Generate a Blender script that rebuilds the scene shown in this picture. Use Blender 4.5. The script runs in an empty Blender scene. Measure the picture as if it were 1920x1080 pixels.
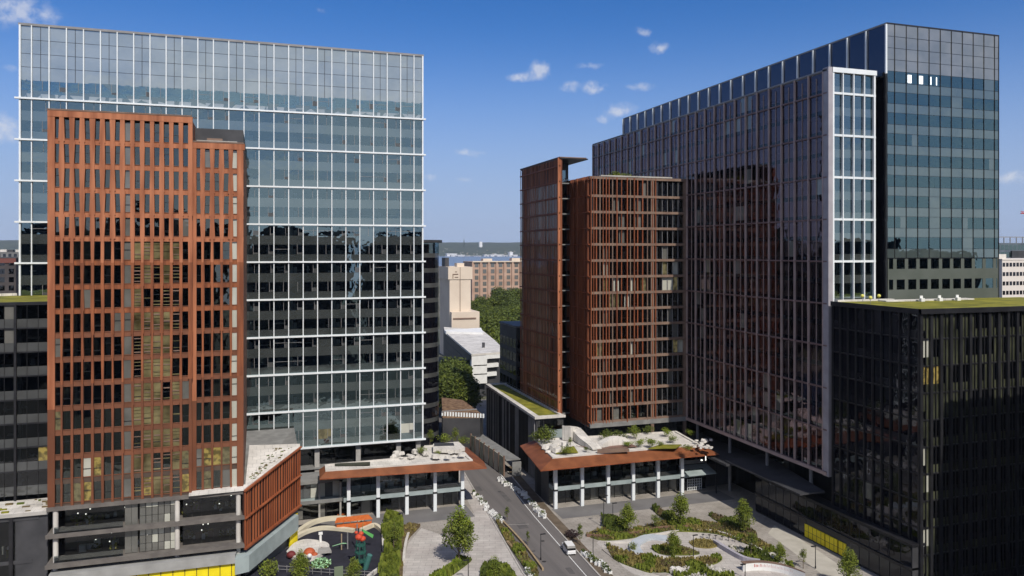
import bpy, math, random
from math import sin, cos, radians, pi
from mathutils import Vector, noise
random.seed(7)
R = random.random
def U(a, b): return a + (b - a) * R()
S = bpy.context.scene
COL = S.collection

# ---------------------------------------------------------------- camera
HC = 60.0; F = 1450.0; YAW = radians(18); VH = 470.0
cam_d = bpy.data.cameras.new("camera"); cam = bpy.data.objects.new("camera", cam_d); COL.objects.link(cam)
cam.location = (0, 0, HC); cam.rotation_euler = (radians(90), 0, -YAW)
cam_d.sensor_width = 36; cam_d.lens = F / 1920 * 36; cam_d.shift_y = -(540 - VH) / 1920
cam_d.clip_start = 0.5; cam_d.clip_end = 40000
S.camera = cam
CS, SN = cos(YAW), sin(YAW)
def dp(u, depth):                       # ground point at a given depth in front of the camera
    r = (u - 960) / F * depth
    return (r * CS + depth * SN, depth * CS - r * SN)
def gp(u, v, z=0.0):                    # ground point where a sight line meets height z
    return dp(u, F * (HC - z) / (v - VH))
def dist2(p):
    return (p[0]) ** 2 + (p[1]) ** 2 + (p[2] - HC) ** 2

# ---------------------------------------------------------------- world, sun, exposure
SUN_EL, SUN_AZ = radians(47), (0.10, -1.0)
w = bpy.data.worlds.new("World"); S.world = w; w.use_nodes = True
nt = w.node_tree; nt.nodes.clear()
def N(t, **k):
    n = nt.nodes.new(t)
    for a, b in k.items(): setattr(n, a, b)
    return n
def L(a, b): nt.links.new(a, b)
out = N('ShaderNodeOutputWorld'); bg = N('ShaderNodeBackground'); bg.inputs[1].default_value = 0.09
sky = N('ShaderNodeTexSky'); sky.sky_type = 'NISHITA'; sky.sun_disc = False
sky.sun_elevation = SUN_EL
sky.sun_rotation = math.atan2(SUN_AZ[0], SUN_AZ[1])
sky.altitude = 60; sky.air_density = 1.0; sky.dust_density = 0.2; sky.ozone_density = 2.2
tc = N('ShaderNodeTexCoord')
def M(op, a, b=None, c=None):
    n = N('ShaderNodeMath', operation=op)
    for i, x in enumerate((a, b, c)):
        if x is None: continue
        if isinstance(x, (int, float)): n.inputs[i].default_value = x
        else: L(x, n.inputs[i])
    return n.outputs[0]
def VM(op, a, b):
    n = N('ShaderNodeVectorMath', operation=op)
    for i, x in enumerate((a, b)):
        if isinstance(x, tuple): n.inputs[i].default_value = x
        else: L(x, n.inputs[i])
    return n.outputs['Value'] if op == 'DOT_PRODUCT' else n.outputs[0]
gen = tc.outputs['Generated']
wn = N('ShaderNodeTexNoise'); wn.inputs['Scale'].default_value = 75; wn.inputs['Detail'].default_value = 6; wn.inputs['Roughness'].default_value = .62
L(gen, wn.inputs['Vector'])
wv = N('ShaderNodeTexNoise'); wv.inputs['Scale'].default_value = 60; wv.inputs['Detail'].default_value = 5; L(gen, wv.inputs['Vector'])
wv2 = N('ShaderNodeVectorMath', operation='MULTIPLY_ADD'); L(wv.outputs['Color'], wv2.inputs[0]); wv2.inputs[1].default_value = (.022, .022, .012); wv2.inputs[2].default_value = (-.011, -.011, -.006)
warp = VM('ADD', gen, wv2.outputs[0])
clouds = [  # u, v, half width, half height (pixels of the 1920 frame), strength
    (35, 22, 46, 26, 1.1), (95, 30, 20, 10, .5), (10, 235, 42, 16, 1.0), (5, 260, 36, 9, .9), (600, 19, 14, 5, .55), (1013, 131, 15, 13, 1.5), (978, 145, 22, 7, 1.2), (1106, 122, 24, 6, .6),
    (1066, 163, 13, 8, 1.1), (1112, 164, 19, 9, 1.25), (1207, 60, 13, 7, 1.15), (1235, 89, 15, 8, 1.15),
    (1202, 163, 24, 6, .7), (1166, 205, 24, 10, 1.3), (1132, 224, 13, 6, .7), (879, 286, 20, 6, .9), (808, 334, 12, 5, .55),
    (872, 336, 22, 4, .4), (1898, 332, 30, 9, .95), (22, 130, 14, 8, .5)]
tot = None
for (u, v, hw, hh, st) in clouds:
    a = (u - 960) / F; z = (VH - v) / F
    c = Vector((a * CS + SN, CS - a * SN, z)).normalized()
    rt = Vector((c.y, -c.x, 0)).normalized(); up = rt.cross(c).normalized()
    k = 1 / math.sqrt(1 + a * a + z * z)
    da = M('DIVIDE', VM('DOT_PRODUCT', warp, tuple(rt)), hw / F * k)
    db = M('DIVIDE', VM('DOT_PRODUCT', warp, tuple(up)), hh / F * k)
    q = M('ADD', M('MULTIPLY', da, da), M('MULTIPLY', db, db))
    g = M('MULTIPLY', M('POWER', 2.718, M('MULTIPLY', q, -1.0)), st)
    g = M('MULTIPLY', g, M('GREATER_THAN', VM('DOT_PRODUCT', warp, tuple(c)), 0))
    tot = g if tot is None else M('ADD', tot, g)
nz = M('MULTIPLY_ADD', wn.outputs['Fac'], 4.0, -2.0)
m1 = M('MULTIPLY', tot, M('ADD', nz, 1.0))
ramp = N('ShaderNodeMapRange'); ramp.inputs['From Min'].default_value = .12; ramp.inputs['From Max'].default_value = 1.3; ramp.inputs['To Max'].default_value = .62
L(m1, ramp.inputs['Value'])
# broad bright clouds over the city behind the viewer, mirrored by the glass
wn2 = N('ShaderNodeTexNoise'); wn2.inputs['Scale'].default_value = 3.2; wn2.inputs['Detail'].default_value = 7
mp = N('ShaderNodeMapping'); mp.inputs['Scale'].default_value = (1, 1, 3.2); L(gen, mp.inputs['Vector']); L(mp.outputs[0], wn2.inputs['Vector'])
r2 = N('ShaderNodeMapRange'); r2.inputs['From Min'].default_value = .30; r2.inputs['From Max'].default_value = .60; r2.inputs['To Max'].default_value = .85
L(wn2.outputs['Fac'], r2.inputs['Value'])
sep = N('ShaderNodeSeparateXYZ'); L(gen, sep.inputs[0])
back = N('ShaderNodeMapRange'); back.inputs['From Min'].default_value = 0.05; back.inputs['From Max'].default_value = -0.25; L(sep.outputs['Y'], back.inputs['Value'])
m2 = M('MULTIPLY', r2.outputs[0], back.outputs[0])
mask = M('MINIMUM', M('ADD', ramp.outputs[0], m2), 1.0)
mix = N('ShaderNodeMix', data_type='RGBA'); L(mask, mix.inputs[0]); 
hs = N('ShaderNodeHueSaturation'); hs.inputs['Saturation'].default_value = 1.04; L(sky.outputs[0], hs.inputs['Color'])
tint = N('ShaderNodeMix', data_type='RGBA', blend_type='MULTIPLY'); tint.inputs[0].default_value = 1; L(hs.outputs[0], tint.inputs[6]); tint.inputs[7].default_value = (.29, .69, 1.20, 1)
hz = N('ShaderNodeMapRange', interpolation_type='SMOOTHERSTEP'); hz.inputs['From Min'].default_value = .34; hz.inputs['From Max'].default_value = -.03; hz.inputs['To Max'].default_value = .95
sepz = N('ShaderNodeSeparateXYZ'); L(gen, sepz.inputs[0]); L(sepz.outputs['Z'], hz.inputs['Value'])
hmix = N('ShaderNodeMix', data_type='RGBA'); L(hz.outputs[0], hmix.inputs[0]); L(tint.outputs[2], hmix.inputs[6]); hmix.inputs[7].default_value = (4.3, 5.3, 7.7, 1)
L(hmix.outputs[2], mix.inputs[6]); mix.inputs[7].default_value = (8.0, 8.2, 8.9, 1)
L(mix.outputs[2], bg.inputs[0]); L(bg.outputs[0], out.inputs[0])

sl = bpy.data.lights.new("sun", 'SUN'); sl.energy = 4.1; sl.angle = radians(.5); sl.color = (1, .935, .84)
so = bpy.data.objects.new("sun", sl); COL.objects.link(so); so.location = (0, 0, 300)
az = Vector((SUN_AZ[0], SUN_AZ[1], 0)).normalized()
tosun = Vector((az.x * cos(SUN_EL), az.y * cos(SUN_EL), sin(SUN_EL)))
so.rotation_euler = tosun.to_track_quat('Z', 'Y').to_euler()
S.view_settings.view_transform = 'Standard'; S.view_settings.look = 'None'
S.view_settings.exposure = 0.0; S.view_settings.gamma = 1
S.render.engine = 'CYCLES'
cy = S.cycles; cy.use_denoising = True; cy.max_bounces = 6; cy.diffuse_bounces = 2; cy.glossy_bounces = 3
cy.transparent_max_bounces = 10; cy.transmission_bounces = 2; cy.volume_bounces = 0; cy.caustics_reflective = False; cy.caustics_refractive = False
cy.sample_clamp_indirect = 4

# ---------------------------------------------------------------- materials
MATS = {}
def mat(name, col, rough=.8, col2=None, scale=1.0, bump=0.0, metal=0.0, spec=.4, stretch=None, emit=None, detail=5, lo=.35, hi=.65, bscale=None):
    if name in MATS: return MATS[name]
    m = bpy.data.materials.new(name); m.use_nodes = True; t = m.node_tree; p = t.nodes['Principled BSDF']
    p.inputs['Base Color'].default_value = (*col, 1); p.inputs['Roughness'].default_value = rough
    p.inputs['Metallic'].default_value = metal; p.inputs['Specular IOR Level'].default_value = spec
    if emit: p.inputs['Emission Color'].default_value = (*emit[0], 1); p.inputs['Emission Strength'].default_value = emit[1]
    g = t.nodes.new('ShaderNodeNewGeometry'); vec = g.outputs['Position']
    if stretch:
        mp = t.nodes.new('ShaderNodeMapping'); mp.inputs['Scale'].default_value = stretch; t.links.new(vec, mp.inputs[0]); vec = mp.outputs[0]
    if col2:
        n = t.nodes.new('ShaderNodeTexNoise'); n.inputs['Scale'].default_value = scale; n.inputs['Detail'].default_value = detail
        t.links.new(vec, n.inputs['Vector'])
        r = t.nodes.new('ShaderNodeValToRGB'); r.color_ramp.elements[0].position = lo; r.color_ramp.elements[1].position = hi
        r.color_ramp.elements[0].color = (*col, 1); r.color_ramp.elements[1].color = (*col2, 1)
        t.links.new(n.outputs['Fac'], r.inputs[0]); t.links.new(r.outputs[0], p.inputs['Base Color'])
    if bump:
        n2 = t.nodes.new('ShaderNodeTexNoise'); n2.inputs['Scale'].default_value = bscale or scale * 3; n2.inputs['Detail'].default_value = 6
        t.links.new(vec, n2.inputs['Vector'])
        b = t.nodes.new('ShaderNodeBump'); b.inputs['Strength'].default_value = bump; t.links.new(n2.outputs['Fac'], b.inputs['Height']); t.links.new(b.outputs[0], p.inputs['Normal'])
    MATS[name] = m; return m
def glass(name, trans, ior=3.0, gl=(.85, .95, 1), solid=None, wave=.02, emit=None, wscale=.35, solid2=None):
    """curtain wall glass: reflection over a see-through (or solid backed) pane"""
    if name in MATS: return MATS[name]
    m = bpy.data.materials.new(name); m.use_nodes = True; t = m.node_tree; t.nodes.clear()
    o = t.nodes.new('ShaderNodeOutputMaterial'); mx = t.nodes.new('ShaderNodeMixShader')
    fr = t.nodes.new('ShaderNodeFresnel'); fr.inputs[0].default_value = ior
    g = t.nodes.new('ShaderNodeBsdfGlossy'); g.inputs['Color'].default_value = (*gl, 1); g.inputs['Roughness'].default_value = .015
    geo = t.nodes.new('ShaderNodeNewGeometry')
    n = t.nodes.new('ShaderNodeTexNoise'); n.inputs['Scale'].default_value = wscale; n.inputs['Detail'].default_value = 2
    t.links.new(geo.outputs['Position'], n.inputs['Vector'])
    b = t.nodes.new('ShaderNodeBump'); b.inputs['Strength'].default_value = wave; b.inputs['Distance'].default_value = 1.0
    t.links.new(n.outputs['Fac'], b.inputs['Height']); t.links.new(b.outputs[0], g.inputs['Normal'])
    if solid is None:
        a = t.nodes.new('ShaderNodeBsdfTransparent'); a.inputs[0].default_value = (*trans, 1)
    else:
        a = t.nodes.new('ShaderNodeBsdfDiffuse'); a.inputs[0].default_value = (*solid, 1)
        if solid2:
            n3 = t.nodes.new('ShaderNodeTexNoise'); n3.inputs['Scale'].default_value = .22; n3.inputs['Detail'].default_value = 8
            t.links.new(geo.outputs['Position'], n3.inputs['Vector'])
            r = t.nodes.new('ShaderNodeValToRGB'); r.color_ramp.elements[0].position = .35; r.color_ramp.elements[1].position = .65
            r.color_ramp.elements[0].color = (*solid, 1); r.color_ramp.elements[1].color = (*solid2, 1)
            t.links.new(n3.outputs['Fac'], r.inputs[0]); t.links.new(r.outputs[0], a.inputs[0])
    base = a.outputs[0]
    if emit:
        e = t.nodes.new('ShaderNodeEmission'); e.inputs[0].default_value = (*emit[0], 1); e.inputs[1].default_value = emit[1]
        ln = t.nodes.new('ShaderNodeTexNoise'); ln.inputs['Scale'].default_value = 1.1; ln.inputs['Detail'].default_value = 4; t.links.new(geo.outputs['Position'], ln.inputs['Vector'])
        lr = t.nodes.new('ShaderNodeMapRange'); lr.inputs['From Min'].default_value = .42; lr.inputs['From Max'].default_value = .58; lr.inputs['To Min'].default_value = emit[1] * .08; lr.inputs['To Max'].default_value = emit[1] * 1.2
        t.links.new(ln.outputs['Fac'], lr.inputs['Value']); t.links.new(lr.outputs[0], e.inputs[1])
        ad = t.nodes.new('ShaderNodeAddShader'); t.links.new(base, ad.inputs[0]); t.links.new(e.outputs[0], ad.inputs[1]); base = ad.outputs[0]
    t.links.new(fr.outputs[0], mx.inputs[0]); t.links.new(base, mx.inputs[1]); t.links.new(g.outputs[0], mx.inputs[2]); t.links.new(mx.outputs[0], o.inputs[0])
    MATS[name] = m; return m

white_metal = mat('white_metal', (.70, .74, .76), .45, (.78, .81, .82), .4)
grey_metal = mat('grey_metal', (.20, .20, .20), .5, (.27, .26, .26), .4)
mauve_metal = mat('mauve_metal', (.36, .27, .245), .5, (.46, .35, .32), .3)
mauve_dark = mat('mauve_dark', (.15, .095, .09), .5, (.20, .13, .12), .3)
black_metal = mat('black_metal', (.012, .012, .014), .45, (.022, .022, .025), .5)
dark_panel = mat('dark_panel', (.035, .036, .04), .6, (.06, .06, .065), .3)
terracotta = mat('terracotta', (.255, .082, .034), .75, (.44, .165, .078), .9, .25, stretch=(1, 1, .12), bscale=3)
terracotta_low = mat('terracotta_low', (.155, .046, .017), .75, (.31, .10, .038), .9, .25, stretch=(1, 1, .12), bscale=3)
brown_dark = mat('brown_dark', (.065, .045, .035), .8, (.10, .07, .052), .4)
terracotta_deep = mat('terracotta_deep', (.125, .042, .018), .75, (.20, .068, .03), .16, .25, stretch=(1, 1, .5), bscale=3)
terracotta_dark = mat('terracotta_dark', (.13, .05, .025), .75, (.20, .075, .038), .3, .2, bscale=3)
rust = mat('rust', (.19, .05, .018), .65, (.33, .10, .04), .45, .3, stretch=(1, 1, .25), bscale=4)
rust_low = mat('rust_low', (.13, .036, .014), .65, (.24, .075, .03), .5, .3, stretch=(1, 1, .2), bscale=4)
rust_fin = mat('rust_fin', (.24, .062, .022), .6, (.40, .125, .05), .5, .3, stretch=(1, 1, .15), bscale=4)
rust_fascia = mat('rust_fascia', (.15, .048, .017), .6, (.235, .08, .030), .35, .15, stretch=(1, 1, 1), bscale=2)
brown_slab = mat('brown_slab', (.16, .10, .075), .8, (.22, .15, .11), .4)
concrete = mat('concrete', (.30, .29, .27), .85, (.40, .385, .36), .5, .15, bscale=5)
pale_concrete = mat('pale_concrete', (.50, .47, .43), .85, (.64, .61, .56), .35, .15, bscale=5)
white_roof = mat('white_roof', (.60, .57, .52), .85, (.78, .745, .69), .25, .2, bscale=3)
grey_slab = mat('grey_slab', (.17, .17, .165), .8, (.24, .24, .23), .5)
def slabs(m, w_, h_, dark=.8, off=.5, rot=0.0):
    t = m.node_tree; p = t.nodes['Principled BSDF']; src = p.inputs['Base Color'].links[0].from_socket
    g = t.nodes.new('ShaderNodeNewGeometry'); mp = t.nodes.new('ShaderNodeMapping'); mp.inputs['Rotation'].default_value = (0, 0, rot); t.links.new(g.outputs['Position'], mp.inputs[0])
    b = t.nodes.new('ShaderNodeTexBrick'); b.inputs['Scale'].default_value = 1; b.inputs['Brick Width'].default_value = w_; b.inputs['Row Height'].default_value = h_; b.inputs['Mortar Size'].default_value = .035; b.offset = off
    b.inputs['Color1'].default_value = (1, 1, 1, 1); b.inputs['Color2'].default_value = (.88, .88, .88, 1); b.inputs['Mortar'].default_value = (dark * .7,) * 3 + (1,)
    t.links.new(mp.outputs[0], b.inputs['Vector']); x = t.nodes.new('ShaderNodeMix'); x.data_type = 'RGBA'; x.blend_type = 'MULTIPLY'; x.inputs[0].default_value = 1
    n = t.nodes.new('ShaderNodeTexNoise'); n.inputs['Scale'].default_value = .35; n.inputs['Detail'].default_value = 9; n.inputs['Roughness'].default_value = .7; t.links.new(g.outputs['Position'], n.inputs['Vector'])
    r = t.nodes.new('ShaderNodeMapRange'); r.inputs['From Min'].default_value = .3; r.inputs['From Max'].default_value = .6; r.inputs['To Min'].default_value = .78; t.links.new(n.outputs['Fac'], r.inputs['Value'])
    y = t.nodes.new('ShaderNodeMix'); y.data_type = 'RGBA'; y.blend_type = 'MULTIPLY'; y.inputs[0].default_value = 1
    t.links.new(src, x.inputs[6]); t.links.new(b.outputs[0], x.inputs[7]); t.links.new(x.outputs[2], y.inputs[6]); t.links.new(r.outputs[0], y.inputs[7]); t.links.new(y.outputs[2], p.inputs['Base Color']); return m
slabs(white_roof, 1.5, 1.5, .9)
paving = slabs(mat('paving', (.32, .29, .255), .85, (.42, .385, .345), .12, .1, bscale=4, detail=8), 1.6, .8)
paving_light = slabs(mat('paving_light', (.46, .42, .39), .85, (.56, .525, .485), .2, .1, bscale=4, detail=8), 2.4, 1.2, rot=.3)
asphalt = mat('asphalt', (.115, .106, .102), .85, (.165, .15, .142), .5, .2, stretch=(1.3, .05, 1), bscale=9, detail=10, lo=.3, hi=.72)
kerb_m = mat('kerb_stone', (.38, .36, .33), .85, (.48, .45, .42), .6)
rubber = mat('rubber', (.012, .012, .02), .9, (.022, .022, .034), .5)
cream = mat('cream_paint', (.60, .54, .40), .7, (.68, .62, .48), .4)
soil = mat('soil', (.10, .07, .035), .95, (.15, .115, .05), .8, .5)
grass_m = mat('grass', (.055, .075, .012), .95, (.15, .16, .028), .5, .8, bscale=8, detail=8)
roof_grass = mat('roof_grass', (.12, .12, .010), .95, (.26, .24, .025), .35, .8, bscale=6, detail=9)
bark = mat('bark', (.10, .075, .05), .95, (.17, .13, .09), 4, .4)
def leafmat(name, c1, c2, sc=.9):
    m = mat(name, c1, .7, c2, sc, spec=.25)
    p = m.node_tree.nodes['Principled BSDF']
    return m
leaf_a = leafmat('leaf_green', (.085, .115, .014), (.19, .22, .032))
leaf_b = leafmat('leaf_dark', (.045, .065, .012), (.11, .14, .024))
leaf_c = leafmat('leaf_lime', (.10, .15, .015), (.23, .28, .03))
leaf_far = leafmat('leaf_far', (.022, .038, .012), (.06, .085, .02), .16)
yellow = mat('yellow_panel', (.75, .60, .01), .5, (.85, .70, .015), .6)
awning = mat('awning_metal', (.26, .31, .31), .5, (.34, .40, .40), .4)
ceil_m = mat('ceiling', (.14, .14, .135), .9)
floor_in = mat('office_floor', (.07, .068, .065), .8, (.12, .115, .10), .5)
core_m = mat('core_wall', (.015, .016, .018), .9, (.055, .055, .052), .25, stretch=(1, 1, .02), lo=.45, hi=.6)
col_in = mat('interior_column', (.80, .84, .82), .7)
desk_m = mat('desk', (.72, .72, .69), .7)
blind_m = mat('blind', (.50, .49, .42), .8, (.62, .60, .52), 1)
beige = mat('beige_wall', (.60, .50, .40), .85, (.68, .58, .47), .08)
pink = mat('pink_brick', (.38, .245, .18), .85, (.48, .33, .25), .1)
white_paint = mat('white_paint', (.72, .72, .70), .6, (.8, .8, .78), .6)

g_left = glass('glass_blue', (.72, .80, .80), 3.1, (.64, .90, .97), wave=.035)
sp_left = glass('spandrel_blue', None, 3.3, (.68, .92, .97), solid=(.042, .048, .046), solid2=(.062, .068, .065))
crown_left = glass('crown_glass', None, 3.0, (.76, .90, .95), solid=(.20, .23, .245), solid2=(.27, .30, .31), wave=.02)
g_teal = glass('glass_teal', (.30, .38, .38), 2.9, (.50, .80, .84), wave=.035)
sp_teal = glass('spandrel_teal', None, 2.8, (.60, .78, .82), solid=(.06, .078, .078), solid2=(.085, .105, .10), wave=.035)
crown_r = glass('crown_glass_grey', None, 2.6, (.78, .86, .9), solid=(.13, .14, .14), solid2=(.19, .195, .195), wave=.012)
g_dusk = glass('glass_dusk', (.32, .25, .28), 1.9, (.85, .66, .76), wave=.035)  # maroon of the mirrored red tower put into the glossy tint
g_dark = glass('glass_dark', (.22, .24, .25), 1.9, (.8, .85, .9), wave=.03)
g_black = glass('glass_black', None, 1.55, (.8, .85, .95), solid=(.004, .004, .007), wave=.03)
sp_gold_reflect = glass('glass_gold_reflect', None, 1.9, (.9, .85, .6), solid=(.05, .04, .018), solid2=(.26, .22, .11))  # golden reflection painted into the pane as mottled solid colour
g_red = glass('glass_brown', (.40, .40, .36), 2.4, (.75, .85, .8), wave=.03)
g_clear = glass('glass_clear', (.62, .66, .66), 1.7, (.9, .95, 1), wave=.03)
sp_dark = glass('spandrel_dark', None, 1.7, (.85, .9, .95), solid=(.06, .062, .062), solid2=(.085, .088, .088))
sp_olive = glass('spandrel_olive', None, 1.6, (.85, .9, .8), solid=(.025, .028, .018), solid2=(.085, .09, .055))
blind_g = glass('glass_blind', None, 1.8, (.85, .9, .9), solid=(.40, .40, .34), solid2=(.5, .5, .43))
grey_g = glass('glass_shade', None, 1.9, (.85, .9, .9), solid=(.10, .10, .09), solid2=(.16, .155, .14))
lit_g = glass('glass_lit', None, 1.6, (.85, .9, .9), solid=(.10, .08, .03), emit=((1, .72, .18), .22))
lit_soft = glass('glass_lit_soft', None, 1.6, (.85, .9, .9), solid=(.09, .08, .045), emit=((1, .85, .4), .07))
lamp_w = mat('lamp_white', (.9, .9, .85), .5, emit=((1, .96, .85), 1.6))
tube_w = mat('window_light', (.9, .9, .9), .5, emit=((.85, .95, 1), 1.1))

# ---------------------------------------------------------------- mesh builder
class MB:
    def __init__(s): s.v = []; s.f = []; s.m = []; s.mats = []
    def mi(s, m):
        if m not in s.mats: s.mats.append(m)
        return s.mats.index(m)
    def face(s, pts, m):
        i = len(s.v); s.v += [tuple(p) for p in pts]; s.f.append(tuple(range(i, i + len(pts)))); s.m.append(s.mi(m)); return s
    def hexa(s, p, m):      # p: 4 bottom, 4 top
        i = len(s.v); s.v += [tuple(q) for q in p]; k = s.mi(m)
        for f in ((3, 2, 1, 0), (4, 5, 6, 7), (0, 1, 5, 4), (1, 2, 6, 5), (2, 3, 7, 6), (3, 0, 4, 7)):
            s.f.append(tuple(i + j for j in f)); s.m.append(k)
        return s
    def box(s, x0, y0, z0, x1, y1, z1, m):
        return s.hexa([(x0, y0, z0), (x1, y0, z0), (x1, y1, z0), (x0, y1, z0), (x0, y0, z1), (x1, y0, z1), (x1, y1, z1), (x0, y1, z1)], m)
    def prism(s, poly, z0, z1, m, mt=None):
        n = len(poly); i = len(s.v); k = s.mi(m); kt = s.mi(mt or m)
        zt = z1 if callable(z1) else (lambda x, y: z1); zb = z0 if callable(z0) else (lambda x, y: z0)
        s.v += [(p[0], p[1], zb(*p[:2])) for p in poly] + [(p[0], p[1], zt(*p[:2])) for p in poly]
        s.f.append(tuple(range(i + n - 1, i - 1, -1))); s.m.append(k)
        s.f.append(tuple(range(i + n, i + 2 * n))); s.m.append(kt)
        for j in range(n):
            q = (j + 1) % n; s.f.append((i + j, i + q, i + n + q, i + n + j)); s.m.append(k)
        return s
    def tube(s, a, b, r0, r1, m, n=8):
        a = Vector(a); b = Vector(b); d = (b - a).normalized(); x = d.orthogonal().normalized(); y = d.cross(x)
        i = len(s.v); k = s.mi(m)
        for c, r in ((a, r0), (b, r1)):
            for j in range(n):
                t = 2 * pi * j / n; s.v.append(tuple(c + x * (r * cos(t)) + y * (r * sin(t))))
        for j in range(n):
            q = (j + 1) % n; s.f.append((i + j, i + q, i + n + q, i + n + j)); s.m.append(k)
        s.f.append(tuple(i + j for j in range(n))[::-1]); s.m.append(k); s.f.append(tuple(i + n + j for j in range(n))); s.m.append(k)
        return s
    def ball(s, c, r, m, sz=1.0, n=8, h=5):
        i = len(s.v); k = s.mi(m)
        for a in range(h + 1):
            ph = pi * a / h
            for j in range(n):
                t = 2 * pi * j / n; s.v.append((c[0] + r * sin(ph) * cos(t), c[1] + r * sin(ph) * sin(t), c[2] + r * sz * cos(ph)))
        for a in range(h):
            for j in range(n):
                q = (j + 1) % n; s.f.append((i + a * n + j, i + a * n + q, i + (a + 1) * n + q, i + (a + 1) * n + j)); s.m.append(k)
        return s
    def build(s, name, parent=None, loc=None, kind=None, label=None, smooth=False):
        if loc is None: loc = wloc(parent) if parent else (0, 0, 0)
        me = bpy.data.meshes.new(name)
        me.from_pydata([(x - loc[0], y - loc[1], z - loc[2]) for x, y, z in s.v], [], s.f)
        for m in s.mats: me.materials.append(m)
        me.polygons.foreach_set('material_index', s.m)
        if smooth: me.polygons.foreach_set('use_smooth', [True] * len(s.f))
        me.update()
        o = bpy.data.objects.new(name, me); COL.objects.link(o)
        if parent: o.parent = parent
        else: o.location = loc
        if kind: o['kind'] = kind
        if label: o['label'] = label
        return o
def wloc(o):
    x = y = z = 0
    while o: x += o.location.x; y += o.location.y; z += o.location.z; o = o.parent
    return (x, y, z)
def empty(name, loc, label, cat, group=None):
    o = bpy.data.objects.new(name, None); COL.objects.link(o); o.location = loc; o.empty_display_size = .5
    o['label'] = label; o['category'] = cat
    if group: o['group'] = group
    return o
def tag(o, label, cat, group=None):
    o['label'] = label; o['category'] = cat
    if group: o['group'] = group
    return o

class Fr:           # facade frame: a along the wall, n outward, z up
    def __init__(s, o, d, n): s.o = Vector((*o, 0)); s.d = Vector((*d, 0)).normalized(); s.n = Vector((*n, 0)).normalized()
    def p(s, a, n, z): q = s.o + s.d * a + s.n * n; return (q.x, q.y, z)
    def box(s, mb, a0, a1, n0, n1, z0, z1, m):
        return mb.hexa([s.p(a0, n1, z0), s.p(a1, n1, z0), s.p(a1, n0, z0), s.p(a0, n0, z0), s.p(a0, n1, z1), s.p(a1, n1, z1), s.p(a1, n0, z1), s.p(a0, n0, z1)], m)

class Bld:
    def __init__(s, name, loc, label, cat='building', group=None):
        s.e = empty(name, loc, label, cat, group); s.w = []; s.mul = []
    def part(s, name, mb, kind=None, label=None): return mb.build(name, s.e, kind=kind, label=label)
    def win(s, pts, m):
        c = [sum(p[i] for p in pts) / 4 for i in range(3)]
        n = (Vector(pts[1]) - Vector(pts[0])).cross(Vector(pts[3]) - Vector(pts[0]))
        v = Vector((c[0], c[1], c[2] - HC)); s.w.append((abs(n.dot(v.normalized())) / v.length_squared, pts, m))
    def pane(s, fr, a0, a1, z0, z1, n, m, tilt=.003):
        ta, tz = random.gauss(0, tilt), random.gauss(0, tilt); ac, zc = (a0 + a1) / 2, (z0 + z1) / 2
        f = lambda a, z: fr.p(a, n + (a - ac) * ta + (z - zc) * tz, z)
        s.win([f(a0, z0), f(a1, z0), f(a1, z1), f(a0, z1)], m)
    def bar(s, name, mb): s.mul.append((name, mb))
    def finish(s, cap=100, wname='window'):
        s.w.sort(key=lambda t: -t[0])
        for (_, pts, m) in s.w[:cap]: MB().face(pts, m).build(wname, s.e)
        if len(s.w) > cap:
            r = MB()
            for (_, pts, m) in s.w[cap:]: r.face(pts, m)
            r.build(wname, s.e, kind='stuff')
        for nm, mb in s.mul: mb.build(nm, s.e)

def pick(ws):
    t = R() * sum(x[1] for x in ws)
    for m, k in ws:
        t -= k
        if t <= 0: return m
    return ws[-1][0]
def interior(B, fr, a0, a1, storeys, depth=9, th=.45, sill=1.4, colstep=6.5, coloff=3.0, n0=-.4, desks=True, coln=-1.8, colw=.45, blinds=.06):
    """floors, core wall, columns and furniture behind the glass"""
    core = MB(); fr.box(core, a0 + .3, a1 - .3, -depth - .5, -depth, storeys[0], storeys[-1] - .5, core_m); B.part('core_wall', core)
    cm = MB(); dm = MB(); bl = MB()
    for z in storeys[1:-1]:
        sm = MB(); fr.box(sm, a0 + .3, a1 - .3, -depth, n0, z - th, z, ceil_m if R() < .5 else floor_in); B.part('floor_slab', sm)
    a = a0 + coloff
    while a < a1 - 1:
        c1 = MB(); fr.box(c1, a, a + colw * 2, coln - .8, coln, storeys[0], storeys[-1] - .6, col_in); B.part('column', c1); a += colstep
    if desks:
        for z in storeys[:-1]:
            a = a0 + 1
            while a < a1 - 3:
                if R() < .42:
                    w_ = U(.6, 2.4); h = U(.2, 1.0); n = U(-3.5, -.9)
                    fr.box(dm, a, a + w_, n - U(.5, 1), n, z + sill + h - .25, z + sill + h, desk_m)
                    if R() < .5: fr.box(dm, a + .1, a + U(.4, .9), n - .4, n - .2, z + sill, z + sill + U(.6, 1.7), desk_m)
                a += U(1.2, 4)
        if dm.v: B.part('furniture', dm, kind='stuff')

# ================================================================= THE SETTING
ground_m = mat('city_ground', (.06, .07, .03), .95, (.17, .16, .13), .012, detail=10)
gm = MB(); gm.face([(-15900, -590, -.06), (19900, -590, -.06), (19900, 9890, -.06), (-15900, 9890, -.06)], ground_m)
g = gm.build('ground', loc=(0, 0, 0), kind='structure')
water_m = mat('river_water', (.10, .13, .17), .25, (.14, .17, .22), .004, .15, bscale=.15, spec=.5)
rm = MB(); rm.prism([(-15800, 2600), (19800, 2600), (19800, 8200), (-15800, 8200)], 0.2, .6, water_m); rm.build('river', kind='structure')
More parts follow.
